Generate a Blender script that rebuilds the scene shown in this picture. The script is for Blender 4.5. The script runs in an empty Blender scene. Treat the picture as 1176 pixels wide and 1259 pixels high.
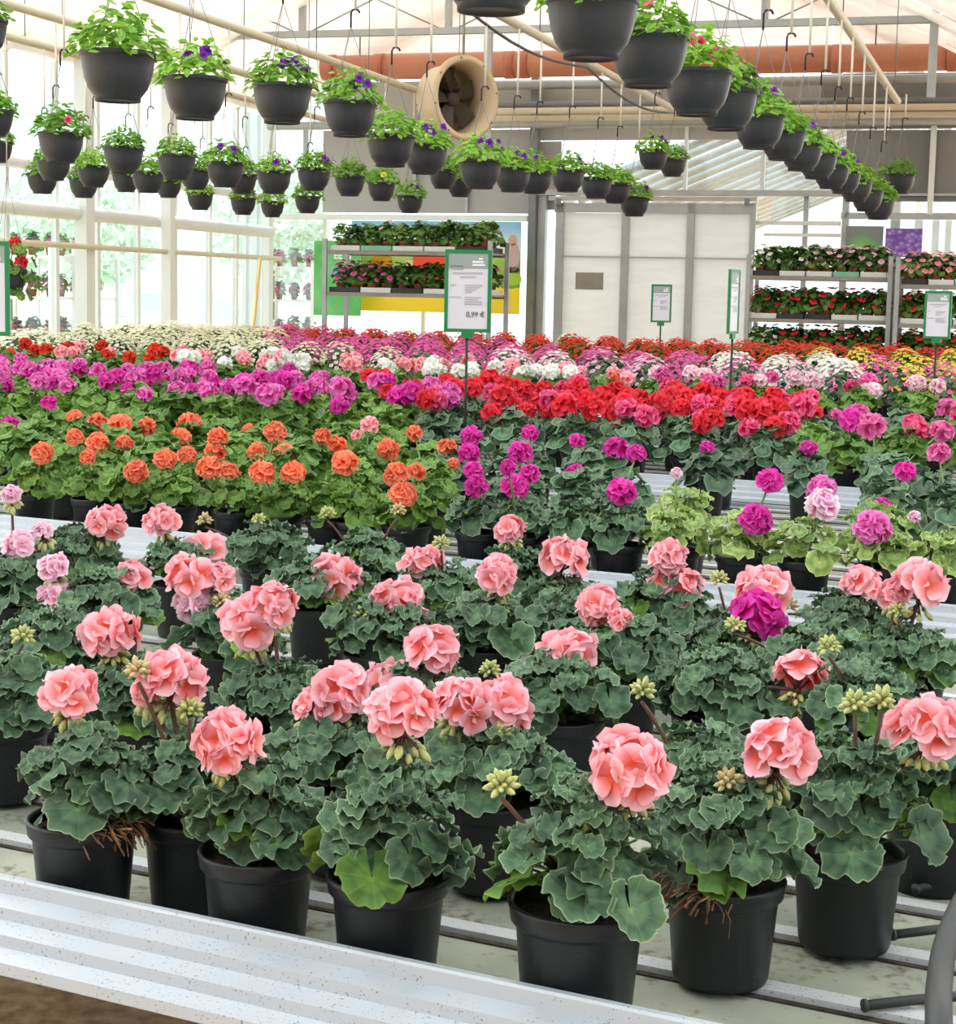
import bpy, math, random
from math import sin, cos, pi, radians, sqrt, atan2
from mathutils import Vector, Matrix

# ------------------------------------------------------------------ camera, world, sun, exposure
S = bpy.context.scene
COL = S.collection
W, H, F, CZ = 1176.0, 1259.0, 2200.0, 1.42
SLOPE, HY = .021, 362.0
ROLL = math.atan(SLOPE)
PITCH = math.atan((H/2-HY)*cos(ROLL)/F)
cam = bpy.data.objects.new('camera', bpy.data.cameras.new('camera'))
COL.objects.link(cam)
cam.data.sensor_fit = 'HORIZONTAL'; cam.data.sensor_width = 36.0
cam.data.lens = 36.0*F/W
cam.data.clip_start = .05; cam.data.clip_end = 300
RM = Matrix.Rotation(pi/2-PITCH, 3, 'X') @ Matrix.Rotation(ROLL, 3, 'Z')
cam.matrix_world = Matrix.Translation((0, 0, CZ)) @ RM.to_4x4()
S.camera = cam

wd = bpy.data.worlds.new('sky'); S.world = wd; wd.use_nodes = True
bg = wd.node_tree.nodes['Background']
bg.inputs['Color'].default_value = (.93, .97, 1.0, 1); bg.inputs['Strength'].default_value = 2.0
sun = bpy.data.objects.new('sun', bpy.data.lights.new('sun', 'SUN'))
COL.objects.link(sun)
sun.data.energy = 5.5; sun.data.angle = radians(9); sun.data.color = (1, .965, .90)
sun.rotation_euler = Vector((-.45, .35, .95)).to_track_quat('Z', 'Y').to_euler()
S.view_settings.view_transform = 'Standard'; S.view_settings.look = 'None'
S.view_settings.exposure = .38; S.view_settings.gamma = 1.0
S.view_settings.use_curve_mapping = False
S.cycles.use_denoising = True
S.cycles.max_bounces = 8; S.cycles.transparent_max_bounces = 24
S.cycles.caustics_reflective = False; S.cycles.caustics_refractive = False

# ------------------------------------------------------------------ measuring helpers (pixel -> point)
def ray(x, y): return RM @ Vector(((x-W/2)/F, (H/2-y)/F, -1))
def atz(x, y, z):
    r = ray(x, y); t = (z-CZ)/r.z
    return Vector((r.x*t, r.y*t, z))
def atY(x, y, Y):
    r = ray(x, y); t = Y/r.y
    return Vector((r.x*t, Y, CZ+r.z*t))
def proj(p):
    q = RM.transposed() @ (Vector(p)-Vector((0, 0, CZ)))
    return (W/2+F*q.x/-q.z, H/2-F*q.y/-q.z)
AU = radians(63.54)
UX = Vector((-sin(AU), cos(AU), 0)); VX = Vector((cos(AU), sin(AU), 0))     # along / across the benches
def uv2(u, v, z=0): return UX*u + VX*v + Vector((0, 0, z))
def to_uv(p): return (p.x*UX.x+p.y*UX.y, p.x*VX.x+p.y*VX.y)
BA = radians(17.09)
AX = Vector((sin(BA), cos(BA), 0)); BX = Vector((cos(BA), -sin(BA), 0))     # along / across the glasshouse
def ab(b, a, z=0): return BX*b + AX*a + Vector((0, 0, z))
def at_b(x, y, b):
    r = ray(x, y); t = b/(r.x*BX.x+r.y*BX.y); return Vector((0, 0, CZ)) + r*t
def at_a(x, y, a):
    r = ray(x, y); t = a/(r.x*AX.x+r.y*AX.y); return Vector((0, 0, CZ)) + r*t
def bcoord(p): return p.x*BX.x+p.y*BX.y
def acoord(p): return p.x*AX.x+p.y*AX.y

# ------------------------------------------------------------------ materials
def lin(c):
    return tuple(((x/255)/12.92 if x/255 <= .04045 else ((x/255+.055)/1.055)**2.4) for x in c)+(1,)
def newmat(name):
    m = bpy.data.materials.new(name); m.use_nodes = True
    nt = m.node_tree; return m, nt, nt.nodes['Principled BSDF']
def node(nt, t, **k):
    n = nt.nodes.new(t)
    for a, v in k.items(): setattr(n, a, v)
    return n
def ramp(nt, fac, stops):
    r = node(nt, 'ShaderNodeValToRGB')
    while len(r.color_ramp.elements) < len(stops): r.color_ramp.elements.new(.5)
    for e, (p, c) in zip(r.color_ramp.elements, stops): e.position = p; e.color = c
    nt.links.new(fac, r.inputs[0]); return r.outputs[0]
def math_(nt, op, a, b=None):
    n = node(nt, 'ShaderNodeMath', operation=op)
    for i, q in enumerate((a, b)):
        if q is None: continue
        if isinstance(q, (int, float)): n.inputs[i].default_value = q
        else: nt.links.new(q, n.inputs[i])
    return n.outputs[0]
def mixc(nt, f, a, b, mode='MIX'):
    n = node(nt, 'ShaderNodeMix', data_type='RGBA', blend_type=mode)
    for s, q in ((n.inputs[0], f), (n.inputs[6], a), (n.inputs[7], b)):
        if isinstance(q, (int, float)): s.default_value = q
        elif isinstance(q, tuple): s.default_value = q
        else: nt.links.new(q, s)
    return n.outputs[2]
def noise(nt, scale, detail=4, coord='Object', stretch=None):
    tc = node(nt, 'ShaderNodeTexCoord'); n = node(nt, 'ShaderNodeTexNoise')
    n.inputs['Scale'].default_value = scale; n.inputs['Detail'].default_value = detail
    if stretch:
        mp = node(nt, 'ShaderNodeMapping'); mp.inputs['Scale'].default_value = stretch
        nt.links.new(tc.outputs[coord], mp.inputs[0]); nt.links.new(mp.outputs[0], n.inputs['Vector'])
    else: nt.links.new(tc.outputs[coord], n.inputs['Vector'])
    return n.outputs['Fac']
def bump(nt, bsdf, h, strength=.3, dist=.01):
    b = node(nt, 'ShaderNodeBump'); b.inputs['Strength'].default_value = strength; b.inputs['Distance'].default_value = dist
    nt.links.new(h, b.inputs['Height']); nt.links.new(b.outputs[0], bsdf.inputs['Normal'])
def plain(name, c, rough=.5, metal=0, var=.0, scale=8, c2=None, bmp=0, coord='Object', spec=.5):
    m, nt, b = newmat(name)
    b.inputs['Roughness'].default_value = rough; b.inputs['Metallic'].default_value = metal
    b.inputs['Specular IOR Level'].default_value = spec
    c = lin(c)
    if c2 or var:
        d = lin(c2) if c2 else tuple(x*(1-var) for x in c[:3])+(1,)
        f = noise(nt, scale, coord=coord)
        nt.links.new(ramp(nt, f, [(.35, d), (.65, c)]), b.inputs['Base Color'])
        if bmp: bump(nt, b, f, bmp)
    else: b.inputs['Base Color'].default_value = c
    return m
def leafmat(name, dark, mid, edge, vein, rough=.46, trans=.18):
    m, nt, b = newmat(name)
    uv = node(nt, 'ShaderNodeUVMap'); sp = node(nt, 'ShaderNodeSeparateXYZ'); nt.links.new(uv.outputs[0], sp.inputs[0])
    u, v = sp.outputs[0], sp.outputs[1]
    base = ramp(nt, v, [(0.0, lin(vein)), (.14, lin(mid)), (.42, lin(mid)), (.6, lin(dark)), (.94, lin(mid)), (1.0, lin(edge))])
    fr = math_(nt, 'FRACT', math_(nt, 'MULTIPLY', u, 7.0))
    d = math_(nt, 'MULTIPLY', math_(nt, 'ABSOLUTE', math_(nt, 'SUBTRACT', fr, .5)), v)
    msk = node(nt, 'ShaderNodeMapRange'); nt.links.new(d, msk.inputs[0])
    msk.inputs[1].default_value = .012; msk.inputs[2].default_value = .035; msk.inputs[3].default_value = .24; msk.inputs[4].default_value = 0
    base = mixc(nt, msk.outputs[0], base, lin(vein))
    oi = node(nt, 'ShaderNodeObjectInfo'); hs = node(nt, 'ShaderNodeHueSaturation')
    nt.links.new(base, hs.inputs['Color'])
    mr = node(nt, 'ShaderNodeMapRange'); nt.links.new(oi.outputs['Random'], mr.inputs[0]); mr.inputs[3].default_value = .7; mr.inputs[4].default_value = 1.3
    nt.links.new(mr.outputs[0], hs.inputs['Value'])
    mr2 = node(nt, 'ShaderNodeMapRange'); nt.links.new(oi.outputs['Random'], mr2.inputs[0]); mr2.inputs[3].default_value = .505; mr2.inputs[4].default_value = .485
    nt.links.new(mr2.outputs[0], hs.inputs['Hue'])
    nt.links.new(hs.outputs[0], b.inputs['Base Color'])
    b.inputs['Roughness'].default_value = rough; b.inputs['Specular IOR Level'].default_value = .35
    n = noise(nt, 90, 3); bump(nt, b, math_(nt, 'ADD', n, math_(nt, 'MULTIPLY', msk.outputs[0], -1.2)), .35, .002)
    tr = node(nt, 'ShaderNodeBsdfTranslucent'); nt.links.new(hs.outputs[0], tr.inputs[0])
    mx = node(nt, 'ShaderNodeMixShader'); mx.inputs[0].default_value = trans
    out = nt.nodes['Material Output']
    nt.links.new(b.outputs[0], mx.inputs[1]); nt.links.new(tr.outputs[0], mx.inputs[2]); nt.links.new(mx.outputs[0], out.inputs[0])
    return m
def petalmat(name, centre, midc, edge, trans=.3):
    m, nt, b = newmat(name)
    uv = node(nt, 'ShaderNodeUVMap'); sp = node(nt, 'ShaderNodeSeparateXYZ'); nt.links.new(uv.outputs[0], sp.inputs[0])
    c = ramp(nt, sp.outputs[1], [(.14, lin(centre)), (.5, lin(midc)), (.9, lin(edge))])
    oi = node(nt, 'ShaderNodeObjectInfo'); hs = node(nt, 'ShaderNodeHueSaturation'); nt.links.new(c, hs.inputs['Color'])
    mr = node(nt, 'ShaderNodeMapRange'); nt.links.new(oi.outputs['Random'], mr.inputs[0]); mr.inputs[3].default_value = .9; mr.inputs[4].default_value = 1.08
    nt.links.new(mr.outputs[0], hs.inputs['Value'])
    nt.links.new(hs.outputs[0], b.inputs['Base Color']); b.inputs['Roughness'].default_value = .5; b.inputs['Specular IOR Level'].default_value = .25
    tr = node(nt, 'ShaderNodeBsdfTranslucent'); nt.links.new(hs.outputs[0], tr.inputs[0])
    mx = node(nt, 'ShaderNodeMixShader'); mx.inputs[0].default_value = trans
    nt.links.new(b.outputs[0], mx.inputs[1]); nt.links.new(tr.outputs[0], mx.inputs[2]); nt.links.new(mx.outputs[0], nt.nodes['Material Output'].inputs[0])
    return m
def glassmat(name, tint, gloss=.08):
    m, nt, b = newmat(name)
    t = node(nt, 'ShaderNodeBsdfTransparent'); t.inputs[0].default_value = lin(tint)
    g = node(nt, 'ShaderNodeBsdfGlossy'); g.inputs['Roughness'].default_value = .05
    mx = node(nt, 'ShaderNodeMixShader'); mx.inputs[0].default_value = gloss
    nt.links.new(t.outputs[0], mx.inputs[1]); nt.links.new(g.outputs[0], mx.inputs[2]); nt.links.new(mx.outputs[0], nt.nodes['Material Output'].inputs[0])
    return m
def clothmat(name, c, through=.4, tl=.6, streak=0):
    m, nt, b = newmat(name)
    t = node(nt, 'ShaderNodeBsdfTransparent'); t.inputs[0].default_value = (1, 1, 1, 1)
    l = node(nt, 'ShaderNodeBsdfTranslucent'); d = node(nt, 'ShaderNodeBsdfDiffuse')
    f = noise(nt, 2.5, 3, stretch=(1, 1, 6)); c1 = lin(c); c0 = tuple(x*.93 for x in c1[:3])+(1,)
    rc = ramp(nt, f, [(.35, c0), (.65, c1)])
    nt.links.new(rc, l.inputs[0]); nt.links.new(rc, d.inputs[0])
    m1 = node(nt, 'ShaderNodeMixShader'); m1.inputs[0].default_value = tl; nt.links.new(d.outputs[0], m1.inputs[1]); nt.links.new(l.outputs[0], m1.inputs[2])
    m2 = node(nt, 'ShaderNodeMixShader'); m2.inputs[0].default_value = through; nt.links.new(m1.outputs[0], m2.inputs[1]); nt.links.new(t.outputs[0], m2.inputs[2])
    nt.links.new(m2.outputs[0], nt.nodes['Material Output'].inputs[0]); return m

M = {}
M['leaf'] = leafmat('geranium leaf', (66, 94, 74), (92, 124, 94), (172, 192, 156), (128, 162, 96))
M['leaf_fresh'] = leafmat('fresh geranium leaf', (84, 122, 56), (108, 150, 64), (140, 176, 88), (150, 188, 80), trans=.28)
M['leaf_sunlit'] = leafmat('sunlit leaf', (120, 156, 84), (160, 190, 110), (240, 240, 190), (210, 222, 130), trans=.3)  # lighter copy of the leaf, direct sun painted into its colours
M['leaf_lime'] = leafmat('petunia leaf', (104, 158, 52), (138, 192, 66), (172, 214, 96), (180, 220, 104), trans=.4)
M['leaf_rack'] = leafmat('rack foliage', (66, 104, 48), (88, 134, 58), (128, 168, 86), (124, 164, 78))
M['stem'] = plain('flower stalk', (104, 72, 58), .6, var=.3, scale=30)
M['stem_green'] = plain('green stalk', (110, 140, 78), .6, var=.25, scale=30)
M['bud'] = plain('flower bud', (214, 208, 150), .5, c2=(150, 168, 88), scale=60)
M['bud_dry'] = plain('dried bud', (212, 198, 154), .7, c2=(178, 158, 112), scale=60)
PET = {
 'salmon': ((244, 100, 74), (252, 152, 156), (255, 204, 218)),
 'pale': ((226, 120, 160), (246, 182, 212), (252, 222, 238)),
 'orange': ((238, 80, 40), (250, 120, 80), (254, 156, 122)),
 'magenta': ((190, 10, 100), (220, 30, 160), (232, 78, 190)),
 'hot': ((200, 10, 60), (232, 44, 112), (244, 120, 165)),
 'orchid': ((206, 40, 134), (234, 84, 180), (238, 140, 210)),
 'red': ((190, 14, 24), (232, 34, 58), (240, 70, 86)),
 'scarlet': ((190, 24, 10), (226, 52, 30), (236, 84, 56)),
 'white': ((232, 226, 190), (250, 248, 242), (252, 252, 250)),
 'blush': ((232, 90, 140), (248, 196, 212), (253, 232, 238)),
 'bicolour': ((214, 30, 120), (240, 130, 200), (252, 240, 250)),
 'violet': ((60, 10, 100), (110, 24, 160), (130, 44, 180)),
 'yellow': ((220, 170, 20), (240, 214, 70), (248, 230, 130)),
 'cream': ((226, 214, 160), (240, 234, 200), (248, 246, 228)),
 'pink': ((214, 44, 130), (232, 90, 166), (242, 136, 194)),
}
for k, c in PET.items(): M['p_'+k] = petalmat(k+' petal', *c)
def potmat(name, c):
    m, nt, b = newmat(name)
    f = noise(nt, 160, 2); sp = ramp(nt, f, [(.70, lin(c)), (.76, lin(tuple(min(255, x+46) for x in c)))])
    nt.links.new(sp, b.inputs['Base Color']); b.inputs['Roughness'].default_value = .42
    b.inputs['Specular IOR Level'].default_value = .4; bump(nt, b, noise(nt, 40, 3), .08, .002); return m
M['pot'] = potmat('black pot plastic', (27, 30, 34)); M['basket'] = potmat('basket plastic', (50, 54, 61))
M['terracotta'] = plain('terracotta', (176, 98, 66), .8, var=.2, scale=20)
M['soil'] = plain('potting soil', (62, 46, 36), .95, c2=(30, 22, 18), scale=60, bmp=.8)
M['root'] = plain('coir', (150, 112, 84), .95, c2=(98, 66, 48), scale=40)
def alu(name, c, rough, metal, dirt):
    m, nt, b = newmat(name)
    f = noise(nt, 300, 2); g = noise(nt, 9, 3)
    ms = math_(nt, 'MULTIPLY', math_(nt, 'MULTIPLY', math_(nt, 'GREATER_THAN', f, .66), math_(nt, 'GREATER_THAN', g, .42)), .7)
    nt.links.new(mixc(nt, ms, lin(c), lin(dirt)), b.inputs['Base Color'])
    b.inputs['Roughness'].default_value = rough; b.inputs['Metallic'].default_value = metal; return m
M['alu'] = alu('bench aluminium', (188, 194, 204), .5, .25, (110, 104, 96))
M['rail'] = alu('bench rail aluminium', (196, 198, 202), .5, .2, (96, 86, 74))
def boardmat():
    m, nt, b = newmat('fibre board')
    f = noise(nt, 5, 6); f2 = noise(nt, 60, 5); f3 = noise(nt, 14, 8)
    c = ramp(nt, f, [(.3, lin((126, 130, 116))), (.5, lin((146, 149, 135))), (.7, lin((163, 165, 151)))])
    ms = ramp(nt, math_(nt, 'MULTIPLY', f2, f3), [(.28, (0, 0, 0, 1)), (.42, (.85, .85, .85, 1))])
    nt.links.new(mixc(nt, ms, c, lin((84, 72, 58))), b.inputs['Base Color']); b.inputs['Roughness'].default_value = .9
    bump(nt, b, f2, .4, .004); return m
M['board'] = boardmat()
M['gap'] = plain('dirt line', (74, 62, 50), .95, c2=(40, 34, 28), scale=50, bmp=.6)
M['steel'] = plain('galvanised steel', (172, 176, 176), .45, .4, var=.12, scale=6)
M['steel_dark'] = plain('weathered steel', (128, 132, 132), .5, .3, var=.15, scale=5)
M['paint'] = plain('white painted steel', (226, 230, 228), .5, var=.05, scale=3)
M['cream_pipe'] = plain('cream pipe', (214, 204, 178), .5, var=.1, scale=4)
M['orange_pipe'] = plain('orange drain pipe', (190, 124, 94), .45, var=.14, scale=3)
M['pipe_collar'] = plain('pipe collar', (178, 108, 80), .45)
M['rubber'] = plain('black rubber', (46, 48, 50), .5, var=.2, scale=20)
M['wire'] = plain('hanger wire', (120, 122, 124), .5, .4)
M['hook'] = plain('black hook', (24, 24, 26), .5)
M['rod'] = plain('white hanger rod', (222, 214, 200), .5)
M['fan_shell'] = plain('beige fan shell', (214, 192, 160), .5, var=.08, scale=4)
M['fan_blade'] = plain('dark fan blade', (64, 54, 46), .55)
M['bolt'] = plain('bolt', (150, 130, 90), .4, .6)
M['green'] = plain('green sign frame', (26, 128, 72), .45)
M['sign'] = plain('sign card', (226, 222, 232), .4)
M['sign_head'] = plain('sign header', (158, 166, 164), .5)
M['ink'] = plain('grey ink', (120, 112, 122), .7)
M['ink_light'] = plain('pale ink', (188, 184, 196), .7)
M['white'] = plain('white', (244, 244, 244), .6)
M['stake'] = plain('dark stake', (38, 40, 38), .6)
M['tray_w'] = plain('white tray', (214, 218, 216), .5); M['tray_b'] = plain('black tray', (38, 38, 40), .5)
M['tray_g'] = plain('green tray', (120, 186, 156), .5); M['shelf'] = plain('shelf board', (150, 146, 138), .6, var=.15)
M['yellow_pole'] = plain('yellow broom stick', (228, 196, 122), .6)
M['pane'] = glassmat('clear glass', (240, 248, 250), .06)
M['pane_grey'] = glassmat('hazy glass', (224, 230, 228), .10)
M['screen'] = clothmat('cream shade cloth', (238, 222, 210), .10, .6)
M['roof_pane'] = clothmat('whitewashed roof glass', (236, 240, 240), .30, .62)
M['twin'] = clothmat('twin-wall sheet', (222, 226, 226), .14, .5)
M['panel_grey'] = plain('grey cladding', (172, 172, 168), .7, var=.12, scale=1.2, coord='Object')
M['panel_dark'] = plain('dark grey cladding', (134, 134, 130), .7, var=.16, scale=1.5)
M['earth'] = plain('brown floor', (214, 182, 142), .95, c2=(156, 126, 92), scale=22, bmp=.5)
M['outside'] = plain('pale paving', (216, 216, 210), .9, var=.06, scale=.5)
M['tree'] = plain('overexposed foliage', (208, 222, 200), .9, c2=(190, 208, 180), scale=2)  # overexposure and haze of the trees painted into the foliage colour
M['bark'] = plain('bark', (104, 86, 70), .9)
M['car'] = plain('white car paint', (236, 238, 240), .2); M['car_glass'] = plain('car window', (206, 214, 218), .1)
M['tyre'] = plain('tyre', (40, 40, 42), .8)
M['roof_sheet'] = plain('white corrugated roof', (232, 236, 240), .5, var=.06)
M['yellow'] = plain('yellow banner', (240, 214, 40), .5)
M['banner_red'] = plain('red banner', (228, 66, 40), .6)

# ------------------------------------------------------------------ mesh helpers
class MB:
    def __init__(s): s.v = []; s.f = []; s.uv = {}; s.m = []; s.mi = 0
    def add(s, vs, fs, uvs=None):
        o = len(s.v); s.v += [tuple(x) for x in vs]
        for i, f in enumerate(fs):
            if uvs: s.uv[len(s.f)] = [uvs[k] for k in f]
            s.f.append([o+k for k in f]); s.m.append(s.mi)
        return s
    def hexa(s, p):      # 8 points: bottom 4 then top 4 (same winding)
        return s.add(p, [(3, 2, 1, 0), (4, 5, 6, 7), (0, 1, 5, 4), (1, 2, 6, 5), (2, 3, 7, 6), (3, 0, 4, 7)])
    def box(s, c, d, X=Vector((1, 0, 0)), Y=Vector((0, 1, 0)), Z=Vector((0, 0, 1))):
        c = Vector(c); a, b, h = X*d[0]/2, Y*d[1]/2, Z*d[2]/2
        return s.hexa([c-a-b-h, c+a-b-h, c+a+b-h, c-a+b-h, c-a-b+h, c+a-b+h, c+a+b+h, c-a+b+h])
    def tube(s, pts, r, n=6, r2=None, caps=True):
        pts = [Vector(p) for p in pts]; L = len(pts); vs = []; fs = []
        up = Vector((.13, .27, 1)).normalized()
        for i, p in enumerate(pts):
            t = (pts[min(i+1, L-1)]-pts[max(i-1, 0)])
            t = t.normalized() if t.length > 1e-9 else Vector((0, 0, 1))
            a = t.cross(up)
            if a.length < .1: a = t.cross(Vector((1, 0, 0)))
            a.normalize(); b = t.cross(a)
            rr = r if r2 is None else r+(r2-r)*i/(L-1)
            for k in range(n): vs.append(p+a*(rr*cos(2*pi*k/n))+b*(rr*sin(2*pi*k/n)))
        for i in range(L-1):
            for k in range(n): fs.append((i*n+k, i*n+(k+1) % n, (i+1)*n+(k+1) % n, (i+1)*n+k))
        if caps: fs += [tuple(range(n))[::-1], tuple(range((L-1)*n, L*n))]
        return s.add(vs, fs)
    def lathe(s, prof, n=32, c=(0, 0, 0), X=Vector((1, 0, 0)), Y=Vector((0, 1, 0)), Z=Vector((0, 0, 1))):
        c = Vector(c); vs = []; fs = []
        for r, z in prof:
            for k in range(n): vs.append(c+X*(r*cos(2*pi*k/n))+Y*(r*sin(2*pi*k/n))+Z*z)
        for i in range(len(prof)-1):
            for k in range(n): fs.append((i*n+k, i*n+(k+1) % n, (i+1)*n+(k+1) % n, (i+1)*n+k))
        if prof[0][0] > 1e-6: fs.append(tuple(range(n))[::-1])
        if prof[-1][0] > 1e-6: fs.append(tuple(range((len(prof)-1)*n, len(prof)*n)))
        return s.add(vs, fs)
    def mesh(s, name, mats, smooth=True):
        me = bpy.data.meshes.new(name); me.from_pydata(s.v, [], s.f)
        mats = mats if isinstance(mats, (list, tuple)) else [mats]
        for m in mats: me.materials.append(m)
        if len(mats) > 1: me.polygons.foreach_set('material_index', s.m)
        if smooth: me.polygons.foreach_set('use_smooth', [True]*len(s.f))
        if s.uv:
            l = me.uv_layers.new(name='UVMap'); flat = []
            for i, f in enumerate(s.f):
                for q in s.uv.get(i, [(0, 0)]*len(f)): flat += [q[0], q[1]]
            l.data.foreach_set('uv', flat)
        me.update(); return me
def put(name, me, parent=None, mat=None, loc=None):
    o = bpy.data.objects.new(name, me); COL.objects.link(o)
    if parent is not None: o.parent = parent
    if mat is not None: o.matrix_basis = mat
    elif loc is not None: o.location = loc
    return o
def tag(o, label=None, cat=None, group=None, kind=None):
    if label: o['label'] = label
    if cat: o['category'] = cat
    if group: o['group'] = group
    if kind: o['kind'] = kind
    return o
def empty(name, loc=(0, 0, 0), **k):
    o = bpy.data.objects.new(name, None); o.empty_display_size = .05; COL.objects.link(o); o.location = loc
    return tag(o, **k)
def frame(p, n, t, s=1.0):       # local x = t, z = n
    n = n.normalized(); t = (t-n*t.dot(n))
    if t.length < 1e-4: t = n.orthogonal()
    t.normalize(); b = n.cross(t)
    return Matrix(((t.x*s, b.x*s, n.x*s, p.x), (t.y*s, b.y*s, n.y*s, p.y), (t.z*s, b.z*s, n.z*s, p.z), (0, 0, 0, 1)))
def text(s, size, mat, parent, m, align='CENTER', bold=0):
    c = bpy.data.curves.new('lettering', 'FONT'); c.body = s; c.size = size; c.align_x = align; c.align_y = 'CENTER'
    c.extrude = .0004; c.offset = bold; c.resolution_u = 3; c.materials.append(mat)
    tmp = bpy.data.objects.new('lettering', c); me = bpy.data.meshes.new_from_object(tmp); bpy.data.objects.remove(tmp)
    return put('lettering', me, parent, m)

ORD = ['first', 'second', 'third', 'fourth', 'fifth', 'sixth', 'seventh', 'eighth', 'ninth', 'tenth', 'eleventh', 'twelfth', 'thirteenth',
       'fourteenth', 'fifteenth', 'sixteenth', 'seventeenth', 'eighteenth', 'nineteenth', 'twentieth'] + ['%d%s' % (n, {1: 'st', 2: 'nd', 3: 'rd'}.get(n % 10, 'th')) for n in range(21, 60)]

# ------------------------------------------------------------------ setting: floor, benches
TZ = .685
g = MB(); g.box((0, 9, -.05), (44, 46, .1)); o = put('floor', g.mesh('floor', M['earth'], False)); tag(o, kind='structure')
BENCHES = [  # v0, v1, z, u0, u1, words
 (1.543, 3.62, TZ, -.6, 3.2, 'nearest bench with its ribbed white edge in front'),
 (4.06, 6.10, TZ, -.9, 6.2, 'second bench behind the nearest one'),
 (6.47, 8.50, TZ, -.9, 8.3, 'third bench carrying the red and orchid geraniums'),
 (9.25, 11.2, TZ+.05, -.9, 9.6, 'fourth bench carrying salmon and white plants'),
 (11.9, 13.85, TZ+.12, -.9, 9.9, 'last bench in front of the plant trolleys'),
]
RAIL0, RAILD, RAILH = .075, .172, .009
def rail_v(k): return RAIL0 + RAILD*k
def seat_z(bi, v):       # height at which a pot at v stands
    v0, v1, z = BENCHES[bi][:3]; d = (v-v0-RAIL0)/RAILD
    k = round(d); return z+RAILH if abs(d-k)*RAILD < .066 and 0 <= v0+rail_v(k) <= v1 else z
for bi, (v0, v1, z, u0, u1, wtxt) in enumerate(BENCHES):
    um = (u0+u1)/2; L = u1-u0
    b = empty('plant_bench', uv2(um, v0, 0), label='aluminium plant bench, the '+wtxt, cat='bench', group='plant benches')
    def lp(u, v, zz): return UX*(u-um) + VX*v + Vector((0, 0, zz))
    nr = int((v1-v0-RAIL0)/RAILD)
    edges = [0.0] + [rail_v(k) for k in range(nr+1)] + [v1-v0]
    for i in range(len(edges)-1):
        a, c = edges[i]+.012, edges[i+1]-.012
        if i == 0: a = .011
        m = MB(); m.box(lp(um, (a+c)/2, z-.01), (L, c-a, .02), UX, VX); put('board', m.mesh('board', M['board'], False), b)
    for k in range(nr+1):
        m = MB(); vk = rail_v(k); N = 1
        m.box(lp(um, vk, z-.004), (L, .028, 2*RAILH+.008), UX, VX)
        m.box(lp(um, vk-.002, z-.011), (L, .034, .012), UX, VX)
        put('rail', m.mesh('rail', M['rail'], False), b)
        m = MB(); m.box(lp(um, vk-.019, z+.0006), (L, .008, .0034), UX, VX); put('dirt_line', m.mesh('dirt line', M['gap'], False), b)
    # stepped edge profile
    prof = [(.010, -.004), (.010, .058), (.006, .060), (-.002, .060), (-.004, .057), (-.006, .042)]; zz = .042; vv = -.006; mats = [0]*5
    for s_ in range(3):
        vv -= .027; zz -= .005; prof.append((vv, zz)); mats.append(0)
        zz -= .013; vv -= .002; prof.append((vv, zz)); mats.append(0)
    prof += [(vv+.006, zz), (.09, -.022)]; mats += [0, 0]
    m = MB(); pts = []
    for (pv, pz) in prof: pts += [lp(u0, pv, z+pz), lp(u1, pv, z+pz)]
    for i in range(len(prof)-1):
        m.mi = mats[i]; m.add([pts[2*i], pts[2*i+1], pts[2*i+3], pts[2*i+2]], [(0, 1, 2, 3)])
    for e in (0, 1): m.add([pts[2*i+e] for i in range(len(prof))], [tuple(range(len(prof)))])
    put('edge_profile', m.mesh('edge profile', M['alu'], False), b)
    m = MB(); m.box(lp(um, .09, z-.062), (L, .012, .084), UX, VX); put('side_board', m.mesh('side board', M['alu'], False), b)
    m = MB(); m.box(lp(um, v1-v0+.006, z-.045), (L, .012, .12), UX, VX); put('back_board', m.mesh('back board', M['alu'], False), b)
    nl = max(2, int(L/2.4)+1)
    for i in range(nl):
        for vq in (.3, v1-v0-.3):
            uq = u0+.3+(L-.6)*i/(nl-1)
            m = MB(); m.box(lp(uq, vq, (z-.02)/2), (.05, .05, z-.02), UX, VX); put('leg', m.mesh('leg', M['steel'], False), b)

# brown soil strip along the front of the nearest bench
t = empty('soil_bed', uv2(1.3, 1.2, 0), label='raised brown soil strip below the front edge of the nearest bench', cat='soil bed')
m = MB(); nx, ny = 40, 8; vs = []; rs = random.Random(2)
for j in range(ny+1):
    for i in range(nx+1): vs.append(UX*(-1.9+3.8*i/nx)+VX*(-.75+1.02*j/ny)+Vector((0, 0, .545+rs.uniform(-.006, .006))))
m.add(vs, [(j*(nx+1)+i, j*(nx+1)+i+1, (j+1)*(nx+1)+i+1, (j+1)*(nx+1)+i) for j in range(ny) for i in range(nx)]); put('soil', m.mesh('soil bed', M['earth']), t)
m = MB(); m.box(VX*(-.24)+Vector((0, 0, .268)), (3.8, 1.02, .535), UX, VX); put('bank', m.mesh('bank', M['earth'], False), t)

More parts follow.
